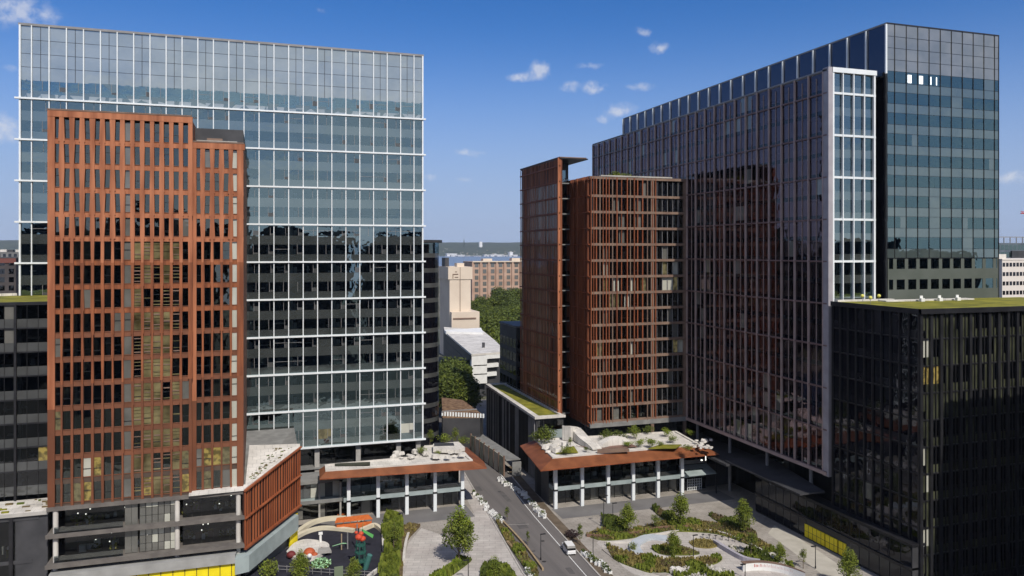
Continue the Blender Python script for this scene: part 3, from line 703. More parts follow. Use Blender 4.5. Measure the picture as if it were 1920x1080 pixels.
# ================================================================= RIGHT TOWER
def tower_right():
    B = Bld('slab_tower', (110, 130, 0), 'long dark glass slab tower with framed corner bay and teal end wall', 'office tower')
    BX0, BX1, BY, XL = 110.0, 121.8, 130.0, 110.0
    bands = [91.8 + .4 - 8.6 * k for k in range(10)]
    # --- long face towards the street
    Y1 = 247.0
    fr = Fr((XL, Y1), (0, -1), (-1, 0)); W = Y1 - BY; n = 26; mod = (W - 1.2) / n
    zs = [14.8 + 4.3 * k for k in range(20)]; top = 96.7
    tones = [g_dusk]
    for z in zs[:-1]:
        sp = MB()
        for i in range(n):
            for h in (0, 1):
                a0 = i * mod + h * mod / 2; a1 = a0 + mod / 2
                B.pane(fr, a0, a1, z + .9, z + 4.3, 0, g_dusk if R() < .93 else grey_g, .0015)
                t = random.gauss(0, .0018)
                sp.face([fr.p(a0, -t, z), fr.p(a1, t, z), fr.p(a1, t, z + .9), fr.p(a0, -t, z + .9)], g_black)
        B.part('spandrel', sp)
    for i in range(n + 1):
        mb = MB(); fr.box(mb, i * mod - .14, i * mod + .14, 0, .42, 14.6, top, mauve_metal); B.bar('mullion', mb)
    for i in range(n):
        mb = MB(); a = (i + .5) * mod; fr.box(mb, a - .05, a + .05, 0, .15, 14.6, top - 1, mauve_metal); B.bar('mullion', mb)
    for z in bands:
        mb = MB(); fr.box(mb, 0, W, 0, .40, z - .16, z + .16, mauve_dark); B.bar('rail', mb)
    mb = MB(); fr.box(mb, 0, W, 0, .6, 14.2, 14.9, mauve_metal); B.bar('rail', mb)
    mb = MB(); fr.box(mb, 0, W, -.3, .35, top, top + .35, grey_metal); B.part('parapet', mb)
    interior(B, fr, 0, W, zs[::2] + [top - 1], depth=8, colstep=8.9, sill=.9, desks=False, coln=-2)
    # --- framed bay at the corner, facing the camera
    fb = Fr((BX0, BY), (1, 0), (0, -1)); WB = BX1 - BX0; xs = [1.0, 3.45, 6.15, 8.85, WB - .35]
    zsb = [14.8 + 4.3 * k for k in range(19)]
    for z in zsb:
        if z + 4.3 > 97: continue
        sp = MB()
        for i in range(4):
            a, b = xs[i], xs[i + 1]
            if z < 46 or z > 200: pass
            B.pane(fb, a, b, z + 1.5, min(z + 4.1, 96.2), -.1, g_left if i < 3 else g_teal, .004)
            t = random.gauss(0, .004); sp.face([fb.p(a, -.1 - t, z - .2), fb.p(b, -.1 + t, z - .2), fb.p(b, -.1 + t, z + 1.5), fb.p(a, -.1 - t, z + 1.5)], sp_left)
        B.part('spandrel', sp)
    for i, a in enumerate(xs):
        mb = MB(); e = .45 if i in (0, 4) else .22
        fb.box(mb, a - e / 2, a + e / 2, -.1, .38, 14.2, 96.9, white_metal); B.bar('mullion', mb)
    for z in bands:
        mb = MB(); fb.box(mb, .8, WB, -.1, .3, z - .22, z + .22, white_metal); B.bar('rail', mb)
    mb = MB(); fb.box(mb, .6, WB + .1, -.3, .5, 96.4, 97.4, white_metal); B.part('parapet', mb)
    mb = MB(); fb.box(mb, -.35, .75, -1.2, .5, 14.0, 97.4, mat('corner_post_metal', (.30, .28, .30), .5, (.38, .36, .38), .4)); B.part('corner_post', mb)
    interior(B, fb, .5, WB, zsb + [96.3], depth=7, colstep=5, coloff=2.5, sill=1.5)
    mm = MB(); mm.box(XL + 8.5, BY + 8, 14.4, BX1 + .5, Y1, 96.4, dark_panel); mm.box(XL + .1, BY + .3, 96.2, BX1 + .6, Y1, 96.6, grey_slab)
    mm.box(XL + .3, BY + .3, 13.9, 123, Y1, 14.3, grey_slab); mm.box(BX1 - .2, BY + .3, 14, BX1, BY + 9, 96.3, g_black)
    mm.box(XL, Y1 - .2, 14, 123, Y1, 96.4, dark_panel); B.part('wall', mm)
    # --- taller rear slab: crown along the street side and teal end wall
    CX, CY, CX1 = 123.0, 128.0, 153.5
    fc = Fr((CX, 250.0), (0, -1), (-1, 0)); WC = 250 - CY; nc = 22; mc = WC / nc
    cm = MB()
    for i in range(nc):
        for (za, zb) in ((86, 97.2), (97.2, 106.8)):
            t = random.gauss(0, .003); cm.face([fc.p(i * mc, -t, za), fc.p((i + 1) * mc, t, za), fc.p((i + 1) * mc, t, zb), fc.p(i * mc, -t, zb)], g_dusk_solid)
    B.part('crown_panel', cm)
    for i in range(nc + 1):
        mb = MB(); fc.box(mb, i * mc - .14, i * mc + .14, 0, .4, 96.6, 106.8, white_metal); B.bar('crown_mullion', mb)
    mb = MB(); fc.box(mb, 0, WC, -.3, .15, 106.8, 107.15, grey_metal); B.part('parapet', mb)
    # recess strip between bay and end wall
    rc = MB(); rc.box(CX - 1.2, CY + 7, 14, CX, CY + 7.3, 96.5, g_black); rc.box(CX - .02, CY, 14, CX + .25, BY + 8, 97, g_black); B.part('recess_wall', rc)
    rp = MB(); rp.box(CX - .9, CY + 5, 14, CX - .6, CY + 5.2, 97, mauve_metal); B.part('downpipe', rp)
    fe = Fr((CX, CY), (1, 0), (0, -1)); WE = CX1 - CX; ne = 11; xe = [0, 2.0] + [2.0 + (WE - 3.2) / 9 * k for k in range(1, 10)] + [WE]
    ze = [49.9 + 4.3 * k for k in range(11)]
    for k, z in enumerate(ze):
        sp = MB()
        for i in range(len(xe) - 1):
            a, b = xe[i], xe[i + 1]; r = R()
            if k < 2:
                B.pane(fe, a + .55, b - .35, z + 2.0, z + 4.1, -.06, g_teal, .003)
                fe.box(sp, a, b, -.25, 0, z - .2, z + 2.0, sp_plain); fe.box(sp, a, a + .55, -.25, 0, z + 2, z + 4.1, sp_plain); fe.box(sp, b - .35, b, -.25, 0, z + 2, z + 4.1, sp_plain)
            else:
                for (c, d) in ((a, b),) if r < .6 else ((a, (a + b) / 2), ((a + b) / 2, b)):
                    m = g_teal if R() < .93 else sp_teal
                    if k == 10 and 2 <= i <= 4 and R() < .9: m = tube_w; 
                    if m is tube_w: B.pane(fe, c + .35, (c + d) / 2 - .15, z + 2.1, z + 3.8, .05, m, 0)
                    B.pane(fe, c, d, z + 1.9, z + 4.3, 0, g_teal if m is tube_w else m, .0035)
                    t = random.gauss(0, .003)
                    sp.face([fe.p(c, -t, z), fe.p(d, t, z), fe.p(d, t, z + 1.9), fe.p(c, -t, z + 1.9)], sp_teal)
        B.part('spandrel', sp)
    cp = MB()
    zc = [ze[-1] + 4.3, 99.6, 102.0, 104.4, 106.9]
    for j in range(4):
        for i in range(len(xe) - 1):
            t, q = random.gauss(0, .006), random.gauss(0, .006)
            cp.face([fe.p(xe[i], -t - q, zc[j]), fe.p(xe[i + 1], t - q, zc[j]), fe.p(xe[i + 1], t + q, zc[j + 1]), fe.p(xe[i], -t + q, zc[j + 1])], crown_r)
    B.part('crown_glazing', cp)
    for i, a in enumerate(xe):
        mb = MB(); fe.box(mb, a - .045, a + .045, -.02, .12, 49.5 if i in (0, len(xe) - 1) else 58.5, 107, black_metal); B.bar('mullion', mb)
    jm = MB()
    for z in zc[:-1] + [zz + o for zz in ze[2:] for o in (0, 1.9)]: fe.box(jm, 0, WE, -.02, .05, z - .025, z + .025, black_metal)
    B.part('joint', jm)
    mb = MB(); fe.box(mb, -.1, WE + .1, -.4, .1, 106.9, 107.15, black_metal); B.part('parapet', mb)
    interior(B, fe, .2, WE - .2, ze + [97.2], depth=7, colstep=6, sill=1.9)
    mm = MB(); mm.box(CX + .3, CY + 7.5, 0, CX1, 250, 106.5, dark_panel); mm.box(CX1 - .2, CY + .1, 40, CX1, CY + 8, 106.6, crown_r); mm.box(CX + .2, CY + .2, 97.1, CX1 - .2, CY + 8, 97.4, grey_slab)
    B.part('wall', mm)
    # --- recessed street level below the long face
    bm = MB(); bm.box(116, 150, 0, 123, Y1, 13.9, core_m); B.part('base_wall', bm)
    y = 150
    f2 = Fr((115.8, 240), (0, -1), (-1, 0))
    for i in range(34):
        for (z0, z1) in ((.1, 6.2), (6.9, 13.4)): B.pane(f2, i * 2.6, i * 2.6 + 2.5, z0, z1, 0, g_dark, .003)
    for y in (137, 152, 167, 182, 197, 212, 227, 242):
        c = MB(); c.tube((111.5, y, 0), (111.5, y, 13.9), .4, .4, grey_metal, 12); B.part('column', c)
    sf = MB(); sf.box(104.5, 158, 9.0, 116, 240, 9.5, dark_panel); sf.hexa([(105.5, 133, 9.6), (110, 131, 10.4), (116, 160, 10.4), (105.5, 160, 9.6), (105.5, 133, 9.9), (110, 131, 10.7), (116, 160, 10.7), (105.5, 160, 9.9)], dark_panel); B.part('canopy', sf)
    B.finish()
g_dusk_solid = glass('crown_glass_dusk', None, 1.8, (.7, .75, .95), solid=(.012, .013, .020), wave=.01)
sp_plain = mat('green_grey_panel', (.075, .088, .075), .7, (.095, .108, .095), .2)
tower_right()

# ================================================================= RUST FINNED BLOCK (RIGHT)
def red_right():
    B = Bld('rust_finned_block', (81.3, 185, 0), 'rust coloured block with close upright fins, built against the long dark slab tower', 'office building')
    Y = 185; X0, X1 = 81.3, 109.8; W = X1 - X0
    fr = Fr((X0, Y), (1, 0), (0, -1)); zs = [15.4 + 4.22 * k for k in range(16)]; top = 79.4
    for k, z in enumerate(zs[:-1]):
        s = MB(); fr.box(s, .4, W, -6, .42, z - .5, z + .15, brown_slab); B.part('floor_slab', s)
        a = .6
        while a < W - .5:
            b = min(a + 1.55, W - .3); r = R(); m = g_red if r > .12 else grey_g
            if k in (4, 7, 8, 9) and r < .22: m = lit_soft if R() < .6 else blind_g
            B.pane(fr, a, b, z + .2, z + 3.65, -.35, m, .004); a = b + .05
    fins = []
    a = .15; i = 0
    while a < W - 9.5:
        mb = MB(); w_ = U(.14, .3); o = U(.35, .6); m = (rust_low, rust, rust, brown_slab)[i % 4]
        z0 = 14.9 + (0 if R() < .8 else 4.2); fr.box(mb, a, a + w_, -.1, o, z0, top - .2, m); B.bar('fin', mb)
        a += U(.7, 1.0) if a < 5 else U(.95, 1.6); i += 1
    for a, w_ in ((17.7, .9), (W - .9, .8)):
        mb = MB(); fr.box(mb, a, a + w_, -.3, .3, 0, top - .3, brown_slab); B.part('column', mb)
    for a in (19.6, 21.2, 22.8, 24.4, 26.0):
        mb = MB(); fr.box(mb, a, a + .09, -.3, 0, 15, top - .5, grey_metal); B.bar('mullion', mb)
    interior(B, fr, .4, W - .2, zs, depth=7, colstep=6, sill=.4, coln=-1.6, colw=.25)
    s = MB(); fr.box(s, 0, W, -6, .45, 13.9, 15.1, grey_slab); B.part('soffit', s)
    cp = MB(); fr.box(cp, -.1, W, -.4, .4, top - .7, top, brown_slab); fr.box(cp, 3, 24, -.8, .5, top, top + .35, white_roof); B.part('parapet', cp)
    # side towards the street
    fs = Fr((X0, 200), (0, -1), (-1, 0))
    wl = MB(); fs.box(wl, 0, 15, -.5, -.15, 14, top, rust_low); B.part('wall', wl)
    for z in zs:
        mb = MB(); fs.box(mb, 0, 15, -.1, .25, z - .3, z - .05, rust); B.bar('rail', mb)
    a = .1
    while a < 15:
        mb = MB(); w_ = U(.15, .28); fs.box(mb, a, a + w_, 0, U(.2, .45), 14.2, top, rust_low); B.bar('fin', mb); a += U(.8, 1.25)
    # second volume nearer the street
    V0, V1, VX, vt = 193.0, 226.0, 76.2, 84.9
    fv = Fr((VX, V1), (0, -1), (-1, 0)); Wv = V1 - V0
    for z in zs + [zs[-1] + 4.22]:
        mb = MB(); fv.box(mb, 0, Wv, -.2, .26, z - .35, z - .02, rust); B.bar('rail', mb)
        if z < 78:
            a = .4
            while a < Wv - 1: B.pane(fv, a, a + 1.4, z + .1, z + 3.7, -.15, g_red if R() < .7 else grey_g, .003); a += 1.5
    a = .05
    while a < Wv - .2:
        mb = MB(); w_ = U(.28, .5); fv.box(mb, a, a + w_, 0, U(.06, .2), 15.6, vt - .2, terracotta if R() < .75 else rust); B.bar('fin', mb); a += U(1.0, 1.3)
    mb = MB(); fv.box(mb, Wv - .35, Wv, -.3, .6, 15.6, vt, terracotta); B.part('corner_post', mb)
    mm = MB(); mm.box(VX + .4, V0 + 9, 0, X0 + 1, V1, vt - .3, dark_panel); mm.box(VX + .2, V0 + .1, 14, VX + .7, V0 + 9, vt - .3, rust_low); mm.box(VX, V0 - .2, vt - .3, X0 + 3, V1, vt, black_metal); mm.box(VX - .2, V0 - .3, vt, X0 + 2.5, V1, vt + .25, brown_slab)
    mm.box(X0 + .5, Y + 7, 0, X1, 200, top - .4, dark_panel); mm.box(X0, Y + .2, top - .5, X1, 205, top - .2, grey_slab); mm.box(X0 + .5, 200, 0, X1, 226, top - .5, dark_panel)
    B.part('wall', mm)
    for z in zs:
        s = MB(); s.box(VX + .75, V0 + 5, z - .3, X0 - .2, V0 + 9, z, grey_slab); s.box(VX + .8, V0 + 5, z, X0 - .3, V0 + 5.05, z + 1.0, g_clear); B.part('balcony', s)
    fb = Fr((VX + .4, V0 + 8.4), (1, 0), (0, -1))
    for z in zs: B.pane(fb, .1, 4.6, z + .1, z + 3.8, 0, g_left if z > 60 else g_dark, .004)
    # undercroft wall
    u = MB(); u.box(X0 + 1, Y + 5, 0, X1, Y + 6, 14, mat('stone_wall', (.06, .06, .06), .9, (.14, .14, .135), 1.2, .4)); B.part('base_wall', u)
    B.finish(cap=100)
red_right()

# low block with lawn roof at its foot
def lawn_block():
    B = Bld('low_lawn_roof_block', (69, 190, 0), 'low black block with white-edged lawn roof beside the street', 'building')
    P = [(68.4, 190), (76.0, 190), (76.0, 232), (77, 241), (70.0, 241)]
    w_ = MB(); w_.prism(P, 0, 16.1, dark_panel); B.part('wall', w_)
    e = MB()
    fr = Fr((69.9, 241), (68.4 - 69.9, 190 - 241), (-1, 0)); 
    a = 0
    while a < 50.5: 
        mb = MB(); fr.box(mb, a, a + .25, -.1, .35, .2, 15.6, black_metal if R() < .6 else grey_metal); B.bar('fin', mb); a += 1.25
    r = MB(); r.prism([(67.8, 189.4), (76.4, 189.4), (76.0, 190.6), (69.3, 190.6), (70.6, 240), (76.5, 240.6), (76.5, 241.6), (69.4, 241.6)], 16.1, 16.75, white_roof); B.part('parapet', r)
    r = MB(); r.prism([(75.2, 190.6), (76.0, 190.6), (76.0, 240), (75.2, 240)], 16.1, 16.7, white_roof); B.part('walkway', r)
    l = MB(); l.prism([(69.2, 190.5), (75.3, 190.5), (75.3, 240.4), (70.5, 240.4)], 16.1, 16.35, roof_grass); B.part('lawn', l)
    rl = MB(); rl.box(75.15, 191, 17.7, 75.2, 238, 17.75, grey_metal)
    for k in range(24): rl.box(75.15, 191 + 2 * k, 16.6, 75.2, 191.06 + 2 * k, 17.75, grey_metal)
    B.part('handrail', rl)
    f2 = Fr((68.4, 189.9), (1, 0), (0, -1))
    B.pane(f2, .4, 2.0, 4, 15.6, .05, g_clear, .003); B.pane(f2, 2.2, 7.4, 10, 15.6, .05, g_dark, .003)
    s = MB(); s.box(68.3, 189.6, 9, 76.1, 190, 9.6, grey_slab); s.box(72, 189.5, 0, 81, 189.8, 13, awning); B.part('front_panel', s)
    B.finish()
lawn_block()

# ================================================================= BLACK BUILDING, RIGHT EDGE
def dark_right():
    B = Bld('black_corner_block', (110, 107, 0), 'black glass block with olive grass roof at the foot of the teal end wall', 'office building')
    top = 49.5; XC, YC = 110.0, 107.0
    zs = [2.0 + 4.75 * k for k in range(11)]
    f1 = Fr((XC, 128.5), (0, -1), (-1, 0)); W1 = 21.5; n1 = 10; m1 = W1 / n1
    f2 = Fr((XC, YC), (1, 0), (0, -1)); n2 = 22; m2 = 2.25; W2 = n2 * m2
    for k, z in enumerate(zs[:-1]):
        zt = min(z + 4.75, top)
        s1 = MB(); f1.box(s1, 0, W1, -.2, -.02, z - .4, z + 1.2, sp_faint)
        f2.box(s1, 1.3, W2, -.2, -.02, z - .4, z + 1.2, sp_olive); B.part('spandrel', s1)
        for i in range(n1):
            m = g_black if R() < .85 else sp_faint
            if R() < .04: m = grey_g
            B.pane(f1, i * m1, (i + 1) * m1, z + 1.2, zt - .35, 0, m, .003)
        for i in range(n2):
            for h in (0, 1):
                a0 = i * m2 + .45 + h * .9; r = R(); m = sp_olive if r < .5 else g_dark
                if k < 6: m = g_dark if r < .9 else sp_olive
                if i == 0: m = blind_g if r < .45 else sp_olive
                if k == 7 and i < 2: m = lit_g
                B.pane(f2, a0, a0 + .8, z + 1.2, zt - .35, 0, m, .003)
        r_ = MB(); f2.box(r_, 0, W2, 0, .2, z - .45, z - .2, black_metal); f1.box(r_, 0, W1, 0, .15, z - .45, z - .2, black_metal); B.bar('rail', r_)
    for i in range(n2 + 1):
        mb = MB(); f2.box(mb, i * m2 - .25, i * m2 + .35, -.1, .45, 0, top - .2, black_metal); f2.box(mb, i * m2 + 1.2, i * m2 + 1.34, -.1, .2, 0, top - .2, black_metal); B.bar('mullion', mb)
    for i in range(n1 + 1):
        mb = MB(); f1.box(mb, i * m1 - .12, i * m1 + .12, 0, .35, 8, top - .2, black_metal); B.bar('mullion', mb)
    mm = MB(); mm.box(XC + 5, YC + 5, 0, XC + W2, 128, top - .2, mat('dark_core', (.012, .012, .014), .9)); mm.box(XC + .1, YC + .1, top - .5, XC + W2, 128.2, top - .1, black_metal); 
    for z in zs: mm.box(XC + .3, YC + .3, z - .4, XC + W2, 128, z, dark_panel)
    B.part('wall', mm)
    rf = MB(); rf.prism([(XC - .4, YC - .5), (XC + W2, YC - .5), (XC + W2, 127.8), (XC - .4, 128.6)], top - .1, top + .25, roof_grass); B.part('grass_roof', rf)
    wk = MB(); wk.box(XC + 9, 124.0, top + .25, XC + 32, 126.2, top + .5, white_roof); wk.box(XC - .2, 127, top + .25, XC + 14, 128, top + .6, white_roof); B.part('roof_walkway', wk)
    ed = MB(); f2.box(ed, -.7, W2, 0.5, .8, top - .6, top + .3, black_metal); f1.box(ed, 0, W1 + .8, .4, .7, top - .6, top + .3, black_metal); B.part('parapet', ed)
    # two-storey street base with the yellow panels
    fb = Fr((108.3, 152), (0, -1), (-1, 0))
    bs = MB(); fb.box(bs, 0, 45, -2.7, -.1, 0, 8.2, dark_panel); fb.box(bs, -.2, 45.2, -2.9, .15, 8.2, 8.6, black_metal); fb.box(bs, 0, 45, -2, .3, 4.0, 4.4, black_metal); B.part('base_wall', bs)
    y_ = MB()
    for a0, a1 in ((17, 23), (23.3, 26.6), (26.9, 29)): fb.box(y_, a0, a1, -.1, .1, .3, 2.9, yellow)
    B.part('yellow_panel', y_)
    ym = MB()
    for i in range(10): fb.box(ym, 17 + i * 1.25, 17.06 + i * 1.25, .1, .14, .3, 2.9, black_metal)
    fb.box(ym, 17, 29, .1, .14, 1.5, 1.56, black_metal); B.part('panel_frame', ym)
    for i in range(18):
        B.pane(fb, i * 2.5 + .1, i * 2.5 + 2.4, 4.6, 8.0, .02, g_black if R() < .85 else sp_faint, .003)
        if not 15 < i * 2.5 < 29: B.pane(fb, i * 2.5 + .1, i * 2.5 + 2.4, .3, 3.8, .02, g_black, .003)
    B.finish()
sp_faint = glass('spandrel_faint', None, 1.6, (.8, .8, .9), solid=(.010, .010, .013), solid2=(.028, .027, .03))
dark_right()

# ================================================================= PAVILIONS
def pavilion(name, label, xs, yc, roof_lo, roof_hi, zl, zh, body, ch=None):
    """xs: column positions; roof_lo: outer canopy edge polygon; roof_hi: inner white edge polygon"""
    B = Bld(name, (xs[0], yc, 0), label, 'pavilion')
    n = len(roof_lo); fa = MB()
    for i in range(n):
        j = (i + 1) % n
        fa.face([(*roof_lo[i], zl(i)), (*roof_lo[j], zl(j)), (*roof_hi[j], zh(j)), (*roof_hi[i], zh(i))], rust_fascia)
        fa.face([(*roof_lo[i], zl(i) - .22), (*roof_lo[j], zl(j) - .22), (*roof_lo[j], zl(j)), (*roof_lo[i], zl(i))], rust)
    B.part('fascia', fa)
    uf = MB(); uf.face([(*roof_lo[i], zl(i) - .22) for i in range(n)][::-1], rust); B.part('soffit', uf)
    rt = MB(); rt.face([(*roof_hi[i], zh(i) + .02) for i in range(n)], white_roof); B.part('roof', rt)
    pr = MB()
    for i in range(n):
        j = (i + 1) % n; a, b = Vector(roof_hi[i]), Vector(roof_hi[j]); c = Vector((sum(p[0] for p in roof_hi) / n, sum(p[1] for p in roof_hi) / n))
        ai, bi = a + (c - a).normalized() * .7, b + (c - b).normalized() * .7
        pr.hexa([(*a, zh(i) - .1), (*b, zh(j) - .1), (*bi, zh(j) - .1), (*ai, zh(i) - .1), (*a, zh(i) + .3), (*b, zh(j) + .3), (*bi, zh(j) + .3), (*ai, zh(i) + .3)], pale_concrete)
    B.part('parapet', pr)
    h = min(zl(i) for i in range(n))
    for x in xs:
        c = MB(); c.box(x - .38, yc - .4, 0, x + .38, yc + .4, h - .1, white_metal); B.part('column', c)
        c = MB(); c.box(x - .5, yc - .5, 4.15, x + .5, yc + .5, 4.5, black_metal); B.part('bracket', c)
    x0, x1, y0, y1 = body
    fr = Fr((x0, y0), (1, 0), (0, -1)); W = x1 - x0
    bm = MB(); bm.box(x0, yc - .2, 4.1, x1, y0 + 5, 5.0, awning); B.part('floor_slab', bm)
    bm = MB(); bm.box(x0, yc + .1, 5.0, x1, yc + .16, 6.0, g_clear); B.part('balustrade', bm)
    a = 0; k = 0
    while a < W - .5:
        b = min(a + 2.13, W)
        B.pane(fr, a, b - .06, .2, 4.0, 0, g_dark if R() < .6 else grey_g, .003); B.pane(fr, a, b - .06, 5.1, h + .3, 0, g_clear, .003)
        mb = MB(); fr.box(mb, b - .06, b + .02, -.05, .12, 0, h, black_metal); B.bar('mullion', mb)
        a = b
    cw = MB(); cw.box(x0, y0 + 5, 0, x1, max(y1, y0 + 5.5), h, core_m); cw.box(x0 - .1, y0, 0, x0 + .1, y0 + 5, h, dark_panel); cw.box(x1 - .1, y0, 0, x1 + .1, y0 + 5, h, dark_panel); B.part('core_wall', cw)
    fu = MB()
    for i in range(26):
        x = U(x0 + 1, x1 - 2); y = y0 + U(1, 4); z = 5.0 if R() < .6 else .05
        fu.box(x, y, z, x + U(.4, 2), y + .5, z + U(.6, 1.3), random.choice([desk_m, col_in, brown_slab]))
    B.part('furniture', fu, kind='stuff')
    B.finish()
    return B
# left pavilion
lo = [(12.0, 171), (49.6, 171.5), (50.2, 176), (49.5, 189), (37.8, 189), (34.5, 179.5), (12.5, 178.5)]; hi = [(13.4, 172.6), (46.8, 173.4), (46.6, 176), (46.8, 188), (38.4, 188), (35.2, 178.6), (13.6, 177.4)]
pavilion('street_pavilion', 'two-storey pavilion with thin orange canopy edge, before the base of the pale glass tower', [18.6 + 6.52 * i for i in range(5)], 175, lo, hi,
         lambda i: (10.9, 9.9, 10.1, 10.4, 10.8, 10.8, 10.9)[i], lambda i: (11.9, 11.2, 11.3, 11.5, 11.7, 11.7, 11.9)[i], (17.5, 44.6, 178.4, 179.2), 9.7)
# right pavilion
lo = [(59.9, 163.6), (106.6, 164.2), (107.5, 182), (62.2, 185)]; hi = [(64.0, 166.8), (103.5, 167.6), (104.5, 181), (65.8, 184)]
pavilion('garden_pavilion', 'two-storey pavilion with broad orange canopy edge under a white landscaped roof garden', [65.2, 71.9, 78.6, 85.2, 91.9, 98.5], 168, lo, hi,
         lambda i: (10.5, 10.3, 10.8, 10.8)[i], lambda i: (12.0, 11.8, 12.1, 12.1)[i], (64.8, 104.5, 171.2, 181))

# ================================================================= FAR AND SIDE BUILDINGS
def block(name, label, u0, u1, depth, top, wall, win=g_black, floor=4.2, mod=3.0, thick=18, cat='building', ww=.55, wh=.5, base=0.0, group=None, z0f=0, skew=0):
    """plain block parallel to the street grid with recessed window openings"""
    x0, y0 = dp(u0, depth); x1 = None
    t = (u1 - 960) / F; x1 = y0 * (t * CS + SN) / (CS - t * SN)
    B = Bld(name, (x0, y0, base), label, cat, group)
    w_ = MB(); w_.box(x0, y0, base, x1, y0 + thick, top, wall); w_.box(x0 - .2, y0 - .2, top, x1 + .2, y0 + thick, top + .5, wall); B.part('wall', w_)
    fr = Fr((x0, y0), (1, 0), (0, -1)); W = x1 - x0; n = max(1, int(W / mod)); m_ = W / n
    z = top - floor
    while z > base + z0f:
        for i in range(n): B.pane(fr, (i + .5 - ww / 2) * m_, (i + .5 + ww / 2) * m_, z + floor * (.5 - wh / 2), z + floor * (.5 + wh / 2), .05, win, .002)
        z -= floor
    return B, fr, W

# dark curved glass tower behind the pale tower
def curved():
    B = Bld('curved_tower', (50, 224, 0), 'dark glass tower with rounded corner and overhanging roof disc, just beyond the pale glass tower', 'office tower')
    def arc(r, cx=44.5, cy=232, sx=1.0): 
        return [(cx + r * sin(t) * sx, cy - r * cos(t)) for t in [radians(-30 + 12.5 * k) for k in range(13)]]
    pts = arc(7.2)
    for k in range(14):
        z = 62.4 - 4.45 * (k + 1); sp = MB()
        for i in range(len(pts) - 1):
            a, b = pts[i], pts[i + 1]
            sp.face([(*a, z), (*b, z), (*b, z + 1.3), (*a, z + 1.3)], sp_dark)
            B.win([(*a, z + 1.3), (*b, z + 1.3), (*b, z + 4.45), (*a, z + 4.45)], g_left if k == 0 else g_black)
        B.part('spandrel', sp)
    tp = MB(); tp.prism(arc(8.2) + [(44, 245)], 62.4, 63.2, dark_panel); B.part('roof', tp)
    m_ = MB(); m_.box(38, 233, 0, 49, 262, 62, dark_panel); m_.box(49, 240, 0, 53.4, 262, 56, g_black); m_.box(38, 236, 62, 45.2, 262, 67.2, g_teal_solid); m_.box(37.6, 235.4, 67.2, 46, 262, 67.8, dark_panel); B.part('wall', m_)
    for z in (50, 41, 33, 25, 17, 8):
        s = MB(); s.box(50.5, 239.8, z, 53.4, 240, z + 1.2, grey_slab); B.part('ledge', s)
    B.finish()
g_teal_solid = glass('glass_teal_solid', None, 2.4, (.6, .8, .8), solid=(.03, .05, .05))
curved()

# low glass canopy and flower terrace at its foot
def terrace():
    B = Bld('brown_terrace', (60, 250, 0), 'low brown planted terrace with glass balustrade beside the dark curved tower', 'terrace')
    A = [gp(828, 745, 10), gp(868, 750, 10), gp(906, 778, 10), gp(900, 784, 10), gp(830, 784, 10)]
    m_ = MB(); m_.prism(A, 0, 10, dark_panel, mat('flower_bed', (.10, .05, .03), .95, (.28, .18, .10), .8, .5)); B.part('bed', m_)
    b = MB(); P, Q = gp(828, 776, 10.6), gp(905, 780, 10.6)
    for k in range(16):
        x = P[0] + (Q[0] - P[0]) * k / 15; y = P[1] + (Q[1] - P[1]) * k / 15; b.box(x, y, 10, x + .5, y + .4, 11.2, white_metal)
    b.box(P[0], P[1] - .3, 11.2, Q[0], P[1], 11.5, grey_metal); B.part('balustrade', b)
terrace()

def beige_slab():
    x0, y0 = dp(843, 430); x1, _ = dp(886, 430)
    B = Bld('beige_tower', (x0, y0, 0), 'windowless beige slab tower with a faded wall emblem, beyond the street trees', 'building')
    m_ = MB(); m_.box(x0, y0, 0, x1, y0 + 25, 51, beige); m_.box(x0 - .9, y0 - .4, 44, x1 + .9, y0 + 25, 50.9, beige); m_.box((x0 + x1) / 2 - .25, y0 - .5, 20, (x0 + x1) / 2, y0 - .38, 50.8, brown_slab); B.part('wall', m_)
    l = MB(); l.box(x0 + .2, y0 - 4, 16, x1 + 4, y0 + 20, 26, beige); l.box(x0 + 1, y0 - 4.3, 22, x1 + 2, y0 - 3.8, 22.8, brown_slab); B.part('wing', l)
    t = MB(); t.box(x0 + 5, y0 + 3, 51, x1 - 3, y0 + 9, 53, beige); t.box(x0 - .3, y0 + 10, 51, x0 + 2, y0 + 18, 56, dark_panel); B.part('penthouse', t)
    e = MB(); c = x0 + 3.2
    e.box(c - 1.6, y0 - .55, 46.6, c + 1.6, y0 - .42, 47.1, brown_slab); e.box(c - 1.6, y0 - .55, 44.6, c - 1.2, y0 - .42, 46.6, brown_slab); e.box(c - .4, y0 - .55, 45, c + 1.6, y0 - .42, 45.4, brown_slab); e.box(c - .2, y0 - .55, 48, c + .9, y0 - .42, 48.4, brown_slab)
    B.part('emblem', e); B.finish()
beige_slab()
def pink_b():
    B, fr, W = block('pink_brick_hotel', 'pink brick hotel with tall window bays, beyond the trees beside the beige tower', 886, 990, 820, 47.8, pink, grey_g, 6.6, 8.2, 40, 'hotel', ww=.46, wh=.66)
    n = int(W / 8.2); m_ = W / n
    for i in range(n + 1):
        p = MB(); fr.box(p, i * m_ - 1.0, i * m_ + 1.0, 0, 1.6, 0, 48, pink); B.bar('pier', p)
    p = MB(); fr.box(p, -.5, W, -.5, 1.9, 47.8, 49.0, beige); fr.box(p, 12, 22, -10, -1, 48.5, 51.5, beige); fr.box(p, W - 18, W, -10, -1, 48.5, 52, beige); B.part('cornice', p)
    B.finish()
pink_b()
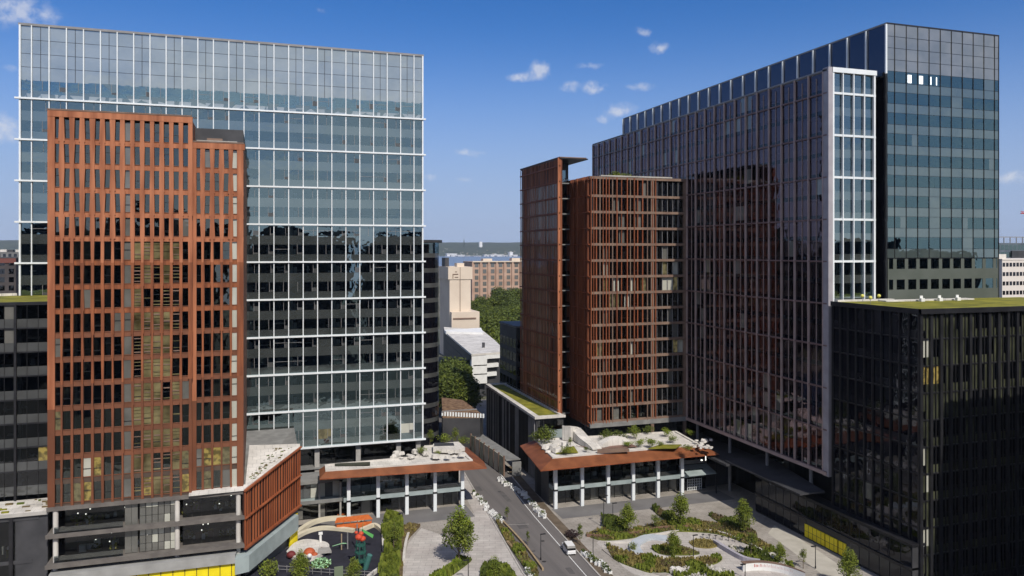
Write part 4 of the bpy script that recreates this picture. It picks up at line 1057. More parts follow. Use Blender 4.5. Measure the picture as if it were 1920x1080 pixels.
def garage():
    Z = 18
    P = [gp(884, 664, Z), gp(938, 660, Z), gp(941, 651, Z), gp(928, 638, Z), gp(903, 618, Z), gp(832, 613, Z), gp(834, 622, Z)]
    B = Bld('parking_garage', (*P[0], 0), 'white multi-storey parking garage with wedge-shaped pale roof', 'garage')
    m_ = MB(); m_.prism(P, Z - .8, Z, pale_concrete, white_roof); B.part('roof', m_)
    Q = [gp(834, 622, Z), gp(836, 625, Z), gp(906, 627, Z), gp(902, 618, Z)]
    m_ = MB(); m_.prism(Q, Z - .5, Z + 1.0, white_paint, white_paint); B.part('rear_wing', m_)
    (ax, ay), (bx, by) = P[0], P[1]
    core = MB(); core.prism([(p[0] * .98 + P[3][0] * .02, p[1] + 1.5) for p in P], 0, Z - 1, dark_panel); B.part('core_wall', core)
    for k in range(3):
        z = Z - .9 - 3.6 * k
        s = MB(); e = k * .8
        s.prism([(ax + .3 * k, ay - .3), (bx - e, by - .3), (bx - e, by + 2), (ax, ay + 2)], z - 1.5, z, white_paint); s.prism([(ax + .3 * k, ay - .2), (ax + (bx - ax) * .5, ay - .2), (ax + (bx - ax) * .5, ay + 2), (ax, ay + 2)], z - 4, z, white_paint); B.part('deck', s)
    (cx, cy_) = P[6]
    for k in range(5):
        s = MB(); z = Z - 1 - 3.4 * k; s.prism([(ax, ay), (cx, cy_), (cx + 1, cy_), (ax + 1, ay)], z - 1.2, z, dark_panel); B.part('side_deck', s)
    v = MB(); x, y = gp(905, 652, Z); v.box(x, y, Z, x + 1, y + 1, Z + 2.2, dark_panel); B.part('roof_vent', v)
garage()

def mid_dark():
    x, y = dp(968, 250); B = Bld('mid_shadow_block', (x, y, 0), 'plain black block added partly as shadow between the parking garage and the rust finned block', 'building')
    m_ = MB(); m_.box(x, y, 0, x + 18, y + 18, 35.0, dark_panel); m_.box(x - .3, y - .3, 35.0, x + 18, y + 18, 35.6, grey_slab); B.part('wall', m_)  # added block, its black partly stands in for a slanting shadow
    fr = Fr((x, y), (1, 0), (0, -1)); f2 = Fr((x, y + 18), (0, -1), (-1, 0))
    for k in range(7):
        for i in range(5): B.pane(fr, i * 3.5 + .4, i * 3.5 + 3.1, k * 4.4 + 2, k * 4.4 + 4.8, .05, g_black, .003)
        for i in range(5): B.pane(f2, i * 3.6 + .4, i * 3.6 + 3.2, k * 4.4 + 2, k * 4.4 + 4.8, .05, g_black, .003)
    B.finish()
mid_dark()
# left edge far blocks
for a in [('brown_roof_block', 'far dark brick block with a dull red roof band at the left frame edge', -40, 30, 330, 56.5, mat('far_dark', (.03, .03, .035), .9, (.07, .06, .06), .1), 2),
          ('grey_far_block', 'far low grey block with white rooftop boxes at the left frame edge', -60, 34, 520, 58.6, mat('far_grey', (.10, .10, .11), .9, (.2, .2, .2), .08), 3)]:
    B, fr, W = block(a[0], a[1], a[2], a[3], a[4], a[5], a[6], g_dark, 3.6, 3.2, 20, wh=.6)
    p = MB()
    if a[7] == 2: fr.box(p, 0, W, -8, .3, a[5] - 1.8, a[5] + .2, mat('dull_red', (.16, .06, .05), .9)); B.part('roof_band', p)
    else:
        for k in range(7): fr.box(p, 4 + k * 4.6, 6 + k * 4.6 + U(0, 2), -8, -3, a[5], a[5] + U(.8, 3), white_roof if k % 2 else dark_panel)
        B.part('roof_box', p, kind='stuff')
    B.finish()
# right edge far blocks
B, fr, W = block('cream_office', 'cream office block with even rows of dark windows, at the right frame edge', 1879, 2010, 330, 56, mat('cream_wall', (.66, .60, .55), .85, (.72, .66, .60), .1), g_black, 4.0, 1.9, 24, 'office building', ww=.74, wh=.42)
p = MB(); fr.box(p, 0, 6, -8, -3, 56.4, 58.5, white_roof); B.part('penthouse', p); B.finish()
B, fr, W = block('blue_glass_block', 'blue grey glass block with open roof frame, behind the cream office', 1868, 1990, 450, 64, mat('blue_wall', (.08, .10, .13), .6, (.14, .17, .2), .1), g_teal_solid, 4.2, 3.2, 20, ww=.85, wh=.7)
p = MB()
for k in range(8): fr.box(p, k * 5, k * 5 + .4, -12, -11.6, 64, 68, grey_metal)
fr.box(p, 0, W, -12, -11.6, 68, 68.5, grey_metal); fr.box(p, 11, W, -.2, 1, 52, 60, dark_panel); B.part('roof_frame', p); B.finish()
def crane():
    x, y = dp(1990, 520); B = Bld('tower_crane', (x, y, 0), 'red tower crane whose jib tip pokes in over the cream office', 'crane')
    red = mat('crane_red', (.45, .04, .03), .6); m_ = MB()
    for (a, b) in ((-1, -1), (1, -1), (1, 1), (-1, 1)): m_.box(x + a - .15, y + b - .15, 0, x + a + .15, y + b + .15, 88, red)
    for k in range(29):
        m_.tube((x - 1, y - 1, k * 3), (x + 1, y - 1, k * 3 + 3), .1, .1, red, 4); m_.tube((x + 1, y + 1, k * 3), (x - 1, y + 1, k * 3 + 3), .1, .1, red, 4)
    B.part('mast', m_); j = MB(); ex, ey = dp(1914, 510)
    j.tube((x + 8, y + 2, 84.6), (ex, ey, 84.6), .35, .35, red, 6); j.tube((x, y, 86.6), (ex, ey, 85.6), .2, .2, red, 5)
    for k in range(12):
        t0, t1 = k / 12, (k + 1) / 12; j.tube((x + (ex - x) * t0, y + (ey - y) * t0, 84.6), (x + (ex - x) * t1, y + (ey - y) * t1, 86), .15, .15, red, 4)
    B.part('jib', j); c = MB(); c.box(x + 6, y - 1, 82, x + 10, y + 3, 85, concrete); B.part('counterweight', c)
crane()

# city blocks behind and beside the viewer: seen only mirrored in the glass fronts and in the shade they cast
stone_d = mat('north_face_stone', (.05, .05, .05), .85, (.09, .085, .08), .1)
for i, (x0, x1, y0, y1, h) in enumerate([(-150, -84, -150, -104, 70), (-76, -18, -140, -98, 73), (-8, 52, -150, -100, 69), (62, 118, -150, -96, 66), (126, 190, -140, -90, 63), (118, 200, 18, 82, 60), (-230, -160, -140, -80, 64), (200, 280, -150, -90, 66)]):
    lab = ['long flat block mirrored at the outer end of the pale glass tower', 'stone block mirrored behind the terracotta tower', 'dark block mirrored in the middle of the pale glass tower', 'dark block mirrored across the street axis', 'dark block mirrored in the framed corner bay', 'dark office block outside the frame that shades the black corner block', 'low block beyond the left end of the mirrored row', 'low block beyond the right end of the mirrored row'][i]
    B = Bld('mirrored_block', (x0, y1, 0), lab, 'building')
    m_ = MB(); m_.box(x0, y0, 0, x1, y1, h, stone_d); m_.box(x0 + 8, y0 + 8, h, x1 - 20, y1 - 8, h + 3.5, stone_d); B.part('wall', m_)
    for k in range(int(h / 4.2)):
        s = MB(); z = h - 4.2 * (k + 1) + 1.2; s.box(x0 + 1, y1, z, x1 - 1, y1 + .12, z + 1.9, g_black)
        if i == 5: s.box(x0 - .12, y0 + 1, z, x0, y1 - 1, z + 1.9, g_black)
        B.part('window_band', s)

# far shore sheds, boats and town
fm = [mat('far_white', (.75, .75, .76), .8), mat('far_tan', (.4, .34, .28), .9)]
sheds = [(838, 858, 8050, 30), (846, 874, 8060, 16), (874, 905, 8000, 8), (908, 918, 8040, 18), (920, 946, 8030, 20), (944, 956, 8040, 14), (955, 972, 8020, 18), (956, 962, 8050, 44), (1895, 1903, 8000, 30), (2, 12, 8050, 36), (12, 26, 8050, 24)]
for (u0, u1, d, h) in sheds:
    x0, y0 = dp(u0, d); x1, _ = dp(u1, d); m_ = MB(); m_.box(x0, y0, 0, x1, y0 + 60, h * .8, fm[0]); m_.prism([(x0 - 4, y0 - 4), (x1 + 4, y0 - 4), (x1 + 4, y0 + 64), (x0 - 4, y0 + 64)], h * .8, h, fm[0])
    m_.box(x0 + (x1 - x0) * .3, y0 - 1, 0, x0 + (x1 - x0) * .5, y0, h * .4, dark_panel)
    o = m_.build('waterfront_shed', loc=(x0, y0, 0)); tag(o, 'tiny white hangar among those lining the far river shore', 'shed', 'white hangars on the far shore')
m_ = MB()
for k in range(45):
    x, y = dp(U(830, 980), U(8250, 8900)); zz = 165 * sin(pi / 2 * max(0, y - 8150) / 1500); m_.box(x, y, zz - 10, x + U(8, 22), y + 10, zz + U(3, 9), fm[0] if R() < .3 else fm[1])
o = m_.build('far_town', loc=(0, 0, 0), kind='stuff'); o['label'] = 'specks of houses scattered on the wooded ridge'; o['category'] = 'town'
x, y = dp(870, 9000); m_ = MB(); m_.tube((x, y, 100), (x, y, 180), 6, 4, ridge_m, 6); m_.tube((x, y, 178), (x, y, 205), 2, 1, ridge_m, 5); tag(m_.build('far_spire', loc=(x, y, 0)), 'thin tower silhouette rising from the wooded ridge', 'tower')
x, y = dp(899, 8900); m_ = MB(); m_.box(x, y, 100, x + 34, y + 30, 160, fm[0]); m_.box(x + 8, y, 160, x + 26, y + 30, 165, fm[0]); tag(m_.build('ridge_house', loc=(x, y, 0)), 'single white building standing on the ridge top', 'building')

# ================================================================= TREES
def leaf_cloud(mb, c, rx, rz, n, size, m, shell=.45, cone=0.0):
    k = mb.mi(m)
    for _ in range(n):
        d = Vector((random.gauss(0, 1), random.gauss(0, 1), random.gauss(0, 1))).normalized(); r = shell + (1 - shell) * R() ** .6
        zf = d.z * r; s = 1 - cone * max(-.4, zf)
        p = Vector((c[0] + d.x * r * rx * s, c[1] + d.y * r * rx * s, c[2] + zf * rz))
        a = Vector((U(-1, 1), U(-1, 1), U(-.6, .6))).normalized(); b = a.cross(Vector((U(-1, 1), U(-1, 1), U(-1, 1)))).normalized(); L_ = size * U(.6, 1.3)
        i = len(mb.v); q = a * L_; w_ = b * L_ * .55
        mb.v += [tuple(p - q * .5), tuple(p + w_ * .5), tuple(p + q * .5), tuple(p - w_ * .5)]; mb.f.append((i, i + 1, i + 2, i + 3)); mb.m.append(k)
def make_tree_mesh(h, rx, trunk_h, ms, clumps, per, size, cone=.5, seed=1, csize=.38, low=.0):
    random.seed(seed)
    tr = MB(); crown = MB(); lean = Vector((U(-.04, .04), U(-.04, .04)))
    top = (lean.x * h, lean.y * h, h * .9)
    tr.tube((0, 0, 0), (lean.x * trunk_h, lean.y * trunk_h, trunk_h), h * .022, h * .016, bark, 7); tr.tube((lean.x * trunk_h, lean.y * trunk_h, trunk_h), top, h * .016, h * .004, bark, 6)
    cz = trunk_h + (h - trunk_h) * .5; rz = (h - trunk_h) * .5
    for k in range(clumps):
        d = Vector((random.gauss(0, 1), random.gauss(0, 1), random.gauss(0, .9))).normalized(); r = R() ** .45
        zf = d.z * r; s = 1 - cone * zf
        c = (d.x * r * rx * .72 * s + lean.x * cz, d.y * r * rx * .72 * s + lean.y * cz, cz + zf * rz * .86)
        m = ms[0] if R() < .5 else random.choice(ms)
        leaf_cloud(crown, c, rx * csize * U(.7, 1.25), rx * csize * U(.6, 1.1), per, size, m)
        if k % 3 == 0:
            zb = max(trunk_h * .8, c[2] - rx * .6); tr.tube((lean.x * zb, lean.y * zb, zb), c, h * .007, h * .002, bark, 4)
    return tr, crown
TREES = {}
def variant(key, **kw):
    st = random.getstate(); tr, cr = make_tree_mesh(**kw); random.setstate(st); TREES[key] = (tr, cr, [None])
variant('cone_a', h=10, rx=2.9, trunk_h=1.0, ms=[leaf_a, leaf_a, leaf_c], clumps=70, per=52, size=.42, cone=.78, seed=11, csize=.42)
variant('cone_b', h=10, rx=3.1, trunk_h=.9, ms=[leaf_a, leaf_b, leaf_c], clumps=70, per=52, size=.42, cone=.72, seed=12, csize=.40)
variant('airy', h=10, rx=2.5, trunk_h=2.0, ms=[leaf_a, leaf_b], clumps=42, per=36, size=.36, cone=.4, seed=13, csize=.38)
variant('full', h=10, rx=3.9, trunk_h=1.8, ms=[leaf_a, leaf_b, leaf_c], clumps=95, per=62, size=.42, cone=.5, seed=14, csize=.30)
variant('sapling', h=10, rx=1.6, trunk_h=2.5, ms=[leaf_b, leaf_a], clumps=22, per=30, size=.5, cone=.5, seed=15, csize=.5)
variant('far_a', h=14, rx=6.6, trunk_h=2.0, ms=[leaf_b, leaf_a], clumps=60, per=34, size=1.0, cone=.12, seed=16, csize=.34)
variant('far_b', h=14, rx=6.0, trunk_h=2.0, ms=[leaf_b, leaf_far], clumps=60, per=34, size=1.0, cone=.12, seed=17, csize=.36)
variant('bush', h=2, rx=1.3, trunk_h=.15, ms=[leaf_a, leaf_c], clumps=18, per=40, size=.22, cone=.0, seed=18, csize=.5)
variant('bush_lime', h=2, rx=1.3, trunk_h=.15, ms=[leaf_c, leaf_c, leaf_a], clumps=18, per=40, size=.22, cone=.0, seed=19, csize=.5)
variant('bush_dark', h=2, rx=1.4, trunk_h=.15, ms=[leaf_b, leaf_b, leaf_a], clumps=18, per=40, size=.22, cone=.0, seed=20, csize=.5)
def tree(kind, x, y, z, h, label, cat='tree', group=None, name='tree', wide=1.0):
    tr, cr, cache = TREES[kind]
    e = empty(name, (x, y, z), label, cat, group)
    if cache[0] is None:
        t = tr.build('stem' if 'bush' in kind else 'trunk', loc=(0, 0, 0)); c = cr.build('foliage' if 'bush' in kind else 'crown', loc=(0, 0, 0)); cache[0] = (t.data, c.data); 
    else:
        t = bpy.data.objects.new('stem' if 'bush' in kind else 'trunk', cache[0][0]); c = bpy.data.objects.new('foliage' if 'bush' in kind else 'crown', cache[0][1]); COL.objects.link(t); COL.objects.link(c)
    t.parent = e; c.parent = e
    H = 2 if 'bush' in kind else (14 if 'far' in kind else 10); s = h / H; e.scale = (s * wide, s * wide, s); e.rotation_euler = (0, 0, U(0, 6.28))
    return e
def tree_px(kind, u, vb, vt, label, wide=1.0, name='tree', cat='tree', group=None, z=0.0):
    x, y = gp(u, vb, z); depth = F * (HC - z) / (vb - VH); h = (vb - vt) * depth / F
    return tree(kind, x, y, z, h, label, cat, group, name, wide)
tree_px('full', 860, 1056, 950, 'tall leafy tree on the paved square before the street pavilion, lamp at its foot', .92)
tree_px('cone_a', 563, 1092, 1026, 'narrow green tree in front of the white playground wall')
tree_px('bush', 503, 1086, 1048, 'round clipped olive tree under the grey fascia by the yellow shopfront', .9, name='round_tree')
tree_px('cone_b', 663, 1098, 1044, 'leafy tree right in front of the green and red climbing tower')
tree_px('airy', 738, 1040, 972, 'thin airy tree at the top of the long shrub strip by the playground', .9)
tree_px('full', 928, 1108, 1043, 'leafy tree cut by the lower frame edge, left of the road', .8)
tree_px('cone_a', 1176, 998, 938, 'cone shaped tree before the second bay of the garden pavilion')
tree_px('cone_b', 1276, 988, 922, 'cone shaped tree before the fourth bay of the garden pavilion')
tree_px('cone_a', 1395, 1002, 928, 'tall tree beside the dark base wall of the slab tower', .85)
tree_px('cone_b', 1263, 1044, 994, 'tree on the small lawn inside the white curved path', 1.05)
tree_px('airy', 1408, 1042, 990, 'loose tree growing out of the white blossom bed', 1.1)
tree_px('cone_a', 1462, 1058, 1014, 'small bright tree beside the pale walkway')
tree_px('airy', 1506, 1066, 1022, 'sparse see-through sapling on the pale walkway before the yellow panels', .8)
tree_px('cone_b', 1592, 1105, 1026, 'tree growing against the dark base beyond the yellow panels', .9)
tree_px('sapling', 1088, 1022, 980, 'slim sapling on the pavement next to the parked van')
tree_px('sapling', 990, 1022, 994, 'tiny sapling in the planting strip left of the road')
tree_px('sapling', 951, 976, 948, 'small dark sapling standing at the road edge by the white barriers', 1.1)
tree_px('bush', 1188, 1034, 1015, 'small upright bush on the white curved path', .7, name='bush', cat='bush')
tree_px('airy', 1228, 990, 960, 'low spreading young tree between the two cone shaped trees', 1.5)
# street trees beyond the pale tower
tree_px('airy', 806, 838, 800, 'slim tree at the corner of the pale glass tower above the pavilion roof', .9, z=11)
tree_px('airy', 855, 836, 796, 'pale tree beside the beige hoarding above the pavilion roof', .9, z=9)
# far woods by the garage, each tree its own
random.seed(21)
spots = []
for (u0, u1, v0, v1, n, z) in [(834, 876, 664, 704, 30, 8), (888, 976, 553, 600, 38, 4), (845, 958, 596, 622, 26, 8), (915, 968, 622, 652, 14, 8), (930, 975, 550, 560, 9, 4)]:
    for k in range(n):
        v = v0 + (v1 - v0) * (k + .5) / n; u = U(u0, u1); spots.append((u, v, n, z))
for i, (u, v, n, z) in enumerate(spots):
    x, y = gp(u, v, 16)
    if n == 30: lab, grp = 'dense green tree in the shaded wood left of the parking garage', 'wood left of the parking garage'
    elif n == 26 or n == 14: lab, grp = 'bright green tree standing behind the parking garage', 'trees behind the parking garage'
    else: lab, grp = 'dark tree in the park before the pink brick hotel', 'park trees before the hotel'
    tree('far_a' if i % 2 else 'far_b', x, y, 0, U(13, 16) if n == 30 else (U(20, 27) if n == 9 else U(14, 20)), lab, group=grp, name='tree')

# ================================================================= ROOF GARDENS
def slab(name, pts, z, t, m, label, cat='path'):
    mb = MB(); mb.prism(pts, z, z + t, m); o = mb.build(name, loc=(pts[0][0], pts[0][1], z)); return tag(o, label, cat)
Zr = 12.28
def rp(*uv): return [gp(u, v, Zr) for u, v in uv]
slab('brown_deck', rp((1080, 836), (1120, 842), (1195, 838), (1175, 829), (1160, 830), (1135, 840), (1098, 838)), Zr, .1, mat('deck_brown', (.16, .09, .07), .85, (.22, .13, .10), .8), 'brown curved deck on the white roof garden', 'deck')
slab('stone_bench', rp((1120, 847), (1175, 844), (1180, 847), (1120, 850)), Zr, .6, brown_slab, 'flat brown bench slab at the front of the white roof garden', 'bench')
def ribbon(name, pts, w_, z0, hs, m, label, cat, th=.3, zrel=None):
    mb = MB(); P = []
    for i in range(len(pts)):
        a = pts[max(i - 1, 0)]; b = pts[min(i + 1, len(pts) - 1)]; d = Vector((b[0] - a[0], b[1] - a[1])).normalized(); nn = Vector((-d.y, d.x)) * w_ / 2; P.append(((pts[i][0] + nn.x, pts[i][1] + nn.y), (pts[i][0] - nn.x, pts[i][1] - nn.y)))
    for i in range(len(pts) - 1):
        h0, h1 = (hs[i], hs[i + 1]) if isinstance(hs, list) else (hs, hs)
        (a, b), (c, d) = P[i], P[i + 1]
        mb.hexa([(*a, z0), (*b, z0), (*d, z0), (*c, z0), (*a, z0 + h0), (*b, z0 + h0), (*d, z0 + h1), (*c, z0 + h1)], m)
    o = mb.build(name, loc=(pts[0][0], pts[0][1], z0)); return tag(o, label, cat)
def smooth(pts, k=5):
    o = []
    for i in range(len(pts) - 1):
        p0, p1, p2, p3 = [Vector(pts[max(0, min(len(pts) - 1, i + j))]) for j in (-1, 0, 1, 2)]
        for s in range(k):
            t = s / k; o.append(tuple(.5 * ((2 * p1) + (p2 - p0) * t + (2 * p0 - 5 * p1 + 4 * p2 - p3) * t * t + (3 * p1 - p0 - 3 * p2 + p3) * t ** 3)))
    o.append(tuple(pts[-1])); return o
c = smooth(rp((1062, 826), (1078, 822), (1095, 832), (1120, 843)), 6)
ribbon('white_roof_wave', c, 2.6, Zr, [3.4 * (1 - i / (len(c) - 1)) ** .8 + .25 for i in range(len(c))], white_roof, 'white wave sweeping down from a high crest at the back of the roof garden', 'canopy')
c = smooth(rp((1122, 838), (1140, 835), (1165, 833), (1180, 835)), 6)
ribbon('white_roof_hump', c, 2.2, Zr, [.3 + 1.6 * sin(pi * i / (len(c) - 1)) for i in range(len(c))], white_roof, 'low white hump in the middle of the roof garden', 'canopy')
random.seed(31)
def rocks(name, region, z, n, s0, s1, m, label, cat, group=None):
    for k in range(n):
        t, q = R(), R(); u = region[0] + (region[1] - region[0]) * t; v = region[2] + (region[3] - region[2]) * q; x, y = gp(u, v, z); s = U(s0, s1); mb = MB()
        a0 = U(0, 6.28); nn = random.choice([5, 6, 7]); ring = [(x + s * U(.7, 1) * cos(a0 + 6.283 * j / nn), y + s * U(.6, .9) * sin(a0 + 6.283 * j / nn)) for j in range(nn)]
        top = [(x + (p[0] - x) * .8, y + (p[1] - y) * .8) for p in ring]; h = s * U(.35, .8)
        i = len(mb.v); mb.v += [(*p, z) for p in ring] + [(*p, z + h * U(.8, 1.1)) for p in top]; kk = mb.mi(m)
        mb.f.append(tuple(range(i + nn, i + 2 * nn))); mb.m.append(kk)
        for j in range(nn): mb.f.append((i + j, i + (j + 1) % nn, i + nn + (j + 1) % nn, i + nn + j)); mb.m.append(kk)
        tag(mb.build(name, loc=(x, y, z)), label, cat, group)
rocks('white_rock', (1022, 1062, 832, 850), Zr, 16, .7, 1.5, white_roof, 'angular white rock heaped at the left end of the roof garden', 'rock', 'white rocks on the roof garden')
rocks('white_rock', (1298, 1336, 826, 842), Zr, 24, .4, 1.0, white_roof, 'small white rock scattered at the right end of the roof garden', 'rock', 'small white rocks on the roof garden')
def bed(uv, z, h, m, label, t=.12, name='planting_bed'):
    pts = [gp(u, v, z) for u, v in uv]; mb = MB(); mb.prism(pts, z, z + t, m); o = mb.build(name, loc=(*pts[0], z)); tag(o, label, 'planting bed'); return pts
bed(((1042, 851), (1052, 843), (1076, 837), (1084, 849)), Zr, 0, roof_grass, 'triangular grass patch on the left of the white roof garden')
bed(((1215, 842), (1238, 834), (1278, 834), (1268, 841)), Zr, 0, roof_grass, 'brown and green wedge bed near the front edge of the white roof garden')
for (u, v, vt, k, lab, w_) in [(1100, 846, 838, 'bush_dark', 'small round shrub between the triangular grass patch and the brown bench', 1.3), (1262, 829, 817, 'bush', 'bushy green shrub right of the undercroft column', 1.4), (1022, 832, 800, 'bush_dark', 'dark shrub mass at the left end of the roof garden', 1.2), (1008, 828, 808, 'bush_dark', 'dark shrub by the low black block, left of the roof garden', 1.1), (1070, 840, 816, 'airy', 'thin sapling beside the white wave', .9),
        (1188, 822, 796, 'bush', 'tall green shrub on the back of the roof garden under the rust block', .7), (1160, 828, 808, 'bush_dark', 'dark hedge shrub under the left bay of the rust block', 1.3), (1200, 836, 822, 'bush_lime', 'yellow green shrub below the tall green shrub', 1.3), (1222, 838, 820, 'bush_lime', 'yellow green shrub right of the deck', 1.2), (1178, 838, 826, 'bush_lime', 'low lime shrub just behind the deck', 1.3),
        (1250, 818, 801, 'bush_lime', 'lime shrub beside the undercroft column', 1.0), (1295, 818, 804, 'bush_lime', 'lime shrub box under the slab tower edge', .9), (1290, 845, 833, 'bush', 'low green shrub near the right end of the canopy', 1.5), (1240, 836, 828, 'bush', 'flat grassy shrub among white rocks', 1.6), (1062, 852, 836, 'bush', 'green shrub in the triangular grass patch', 1.2),
        (1137, 826, 806, 'bush_dark', 'dark shrub against the stone undercroft wall', 1.2), (1215, 812, 798, 'bush_dark', 'dark shrub deep in the undercroft', 1.4)]:
    tree_px(k, u, v, vt, lab, w_, name='shrub' if 'bush' in k else 'tree', cat='shrub' if 'bush' in k else 'tree', z=Zr)
tree_px('bush', 1163, 323, 311, 'bright shrub on the roof terrace of the rust block', 1.2, name='shrub', cat='shrub', z=79.2) if False else tree('bush', 91, 189, 79.2, 2.2, 'bright shrub on the roof terrace of the rust block', 'shrub', None, 'shrub', 1.6)
tree('bush', 93.2, 189.4, 79.2, 1.9, 'shorter shrub next to the bright one on the rust block roof', 'shrub', None, 'shrub', 1.5)
# left pavilion roof
Zl = 12.0
def lp(*uv): return [gp(u, v, Zl) for u, v in uv]
slab('white_roof_island', lp((812, 838), (860, 834), (872, 845), (858, 850), (812, 848)), Zl, .8, white_roof, 'rounded white island with dark slot on the street pavilion roof', 'planter')
slab('dark_slot', lp((814, 837), (850, 837), (852, 842), (814, 843)), Zl + .8, .1, dark_panel, 'dark slot set in the rounded white island', 'grille')
slab('roof_lawn', lp((628, 870), (694, 867), (694, 872), (628, 874)), Zl, .15, mat('dark_sedum', (.03, .035, .025), .95, (.06, .06, .04), .8), 'thin dark planted strip at the left of the street pavilion roof', 'planting bed')
rocks('pale_roof_stone', (735, 868, 848, 860), Zl, 22, .5, 1.3, white_roof, 'pale stone scattered on the street pavilion roof', 'rock', 'pale stones on the street pavilion roof')
for (u, v, vt, lab) in [(790, 852, 838, 'low shrub at the left of the white roof island'), (822, 853, 844, 'tiny shrub below the dark slot'), (832, 832, 812, 'shrub behind the white roof island'), (868, 834, 818, 'shrub at the street end of the street pavilion roof')]:
    tree_px('bush', u, v, vt, lab, 1.1, name='shrub', cat='shrub', z=Zl)

# ================================================================= GARDEN PLAZA (RIGHT)
random.seed(41)
def area(name, uv, z, m, kind='structure', t=.02, sm=True):
    pts = smooth([*[gp(u, v) for u, v in uv], gp(*uv[0])], 5)[:-1] if sm else [gp(u, v) for u, v in uv]
    mb = MB(); mb.prism(pts, 0, z, m); return mb.build(name, loc=(0, 0, 0), kind=kind), pts
def inside(p, poly):
    c = False; j = len(poly) - 1
    for i in range(len(poly)):
        if (poly[i][1] > p[1]) != (poly[j][1] > p[1]) and p[0] < (poly[j][0] - poly[i][0]) * (p[1] - poly[i][1]) / (poly[j][1] - poly[i][1]) + poly[i][0]: c = not c
        j = i
    return c
def cover(poly, z, dens, ms, label, h=.5, name='ground_cover'):
    xs_, ys_ = [p[0] for p in poly], [p[1] for p in poly]; A = (max(xs_) - min(xs_)) * (max(ys_) - min(ys_)); mb = MB()
    for _ in range(int(A * dens)):
        x, y = U(min(xs_), max(xs_)), U(min(ys_), max(ys_))
        if not inside((x, y), poly): continue
        nz_ = noise.noise((x * .25, y * .25, 7)); hh = h * (.5 + 1.1 * max(0, nz_ + .35)) * U(.6, 1.3); m = ms[0] if nz_ > .1 else (ms[1] if nz_ > -.2 else ms[2])
        k = mb.mi(m)
        for q in range(2):
            a = U(0, 3.14); dx, dy = cos(a) * hh * .3, sin(a) * hh * .3; ox, oy = U(-.15, .15), U(-.15, .15); i = len(mb.v)
            mb.v += [(x - dx, y - dy, z), (x + dx, y + dy, z), (x + dx * .5 + ox, y + dy * .5 + oy, z + hh), (x - dx * .8 + ox, y - dy * .8 + oy, z + hh * .8)]; mb.f.append((i, i + 1, i + 2, i + 3)); mb.m.append(k)
    o = mb.build(name, loc=(0, 0, 0), kind='stuff'); o['label'] = label; o['category'] = 'ground cover'
dry = leafmat('dry_grass', (.16, .13, .04), (.26, .21, .07))
GC = [leaf_a, dry, soil]
area('path', ((1118, 1018), (1150, 1000), (1230, 985), (1330, 990), (1400, 1008), (1450, 1030), (1480, 1060), (1500, 1085), (1330, 1085), (1200, 1080), (1150, 1045)), .03, paving_light)
def bedp(uv, label, dens=9, h=.55, ms=GC, base=grass_m, zz=.22):
    o, pts = area('planting_bed', uv, zz, base, kind=None); tag(o, label, 'planting bed'); cover(pts, zz, dens, ms, 'low plants growing in the ' + label.split(' ', 1)[1][:60] if False else 'ground cover in the ' + ' '.join(label.split()[:7]), h)
    return pts
bedp(((1098, 1004), (1135, 992), (1160, 998), (1200, 990), (1262, 976), (1330, 980), (1385, 992), (1440, 1022), (1455, 1040), (1418, 1028), (1352, 1004), (1290, 998), (1225, 1000), (1185, 1010), (1130, 1014)), 'long arched grass bed along the top of the garden plaza', 10)
bedp(((1136, 1022), (1165, 1034), (1190, 1040), (1240, 1050), (1300, 1050), (1340, 1046), (1352, 1052), (1330, 1062), (1290, 1070), (1230, 1076), (1190, 1066), (1150, 1048)), 'broad tufted grass bed along the bottom of the garden plaza', 12, .7)
bedp(((1292, 1018), (1308, 1012), (1332, 1014), (1346, 1024), (1328, 1029), (1302, 1026)), 'small dry oval grass bed inside the white path', 10, .35, [dry, dry, soil], dry)
bedp(((1222, 1030), (1245, 1022), (1275, 1024), (1312, 1038), (1285, 1042), (1240, 1040)), 'crescent grass bed at the foot of the inner tree', 11, .5)
bedp(((1366, 1024), (1400, 1030), (1450, 1046), (1490, 1064), (1470, 1070), (1420, 1058), (1378, 1042)), 'white flecked blossom bed beside the pale walkway', 11, .7, [leaf_b, leaf_a, white_roof])
bedp(((1128, 968), (1168, 985), (1172, 998), (1150, 1000), (1134, 990)), 'dark hedge wedge left of the first cone tree', 14, 1.3, [leaf_b, leaf_b, leaf_b])  # cast shadow of the first cone tree, made from dark leaves
bedp(((1222, 954), (1232, 954), (1262, 972), (1285, 984), (1268, 984), (1236, 968)), 'dark slanting hedge left of the second cone tree', 14, 1.0, [leaf_b, leaf_b, soil])  # the second cone tree's shadow, put into dark leaf colour
bedp(((1328, 966), (1350, 970), (1400, 990), (1420, 1006), (1390, 996), (1348, 980)), 'dark pointed hedge left of the tall tree', 14, .9, [leaf_b, leaf_b, soil])  # dark leaves stand in for the tall tree's cast shadow
bedp(((1255, 1075), (1300, 1066), (1360, 1070), (1370, 1088), (1290, 1092)), 'white stone and fern bed at the lower frame edge', 9, .8, [leaf_a, white_roof, white_roof])
def curb(uv, w_, h, m, label, cat='kerb', name='curved_kerb'): return ribbon(name, smooth([gp(u, v) for u, v in uv], 5), w_, 0, h, m, label, cat)
curb(((1100, 1006), (1140, 1008), (1190, 1002), (1240, 992), (1290, 990)), .5, .55, mat('timber_wall', (.16, .09, .06), .8, (.22, .13, .09), 1), 'low brown bench wall under the arched grass bed', 'bench', 'bench_wall')
curb(((1135, 1018), (1170, 1018), (1205, 1014), (1240, 1002), (1290, 995), (1345, 998), (1400, 1018), (1440, 1040)), .45, .35, pale_concrete, 'pale kerb running along the top of the white curved path')
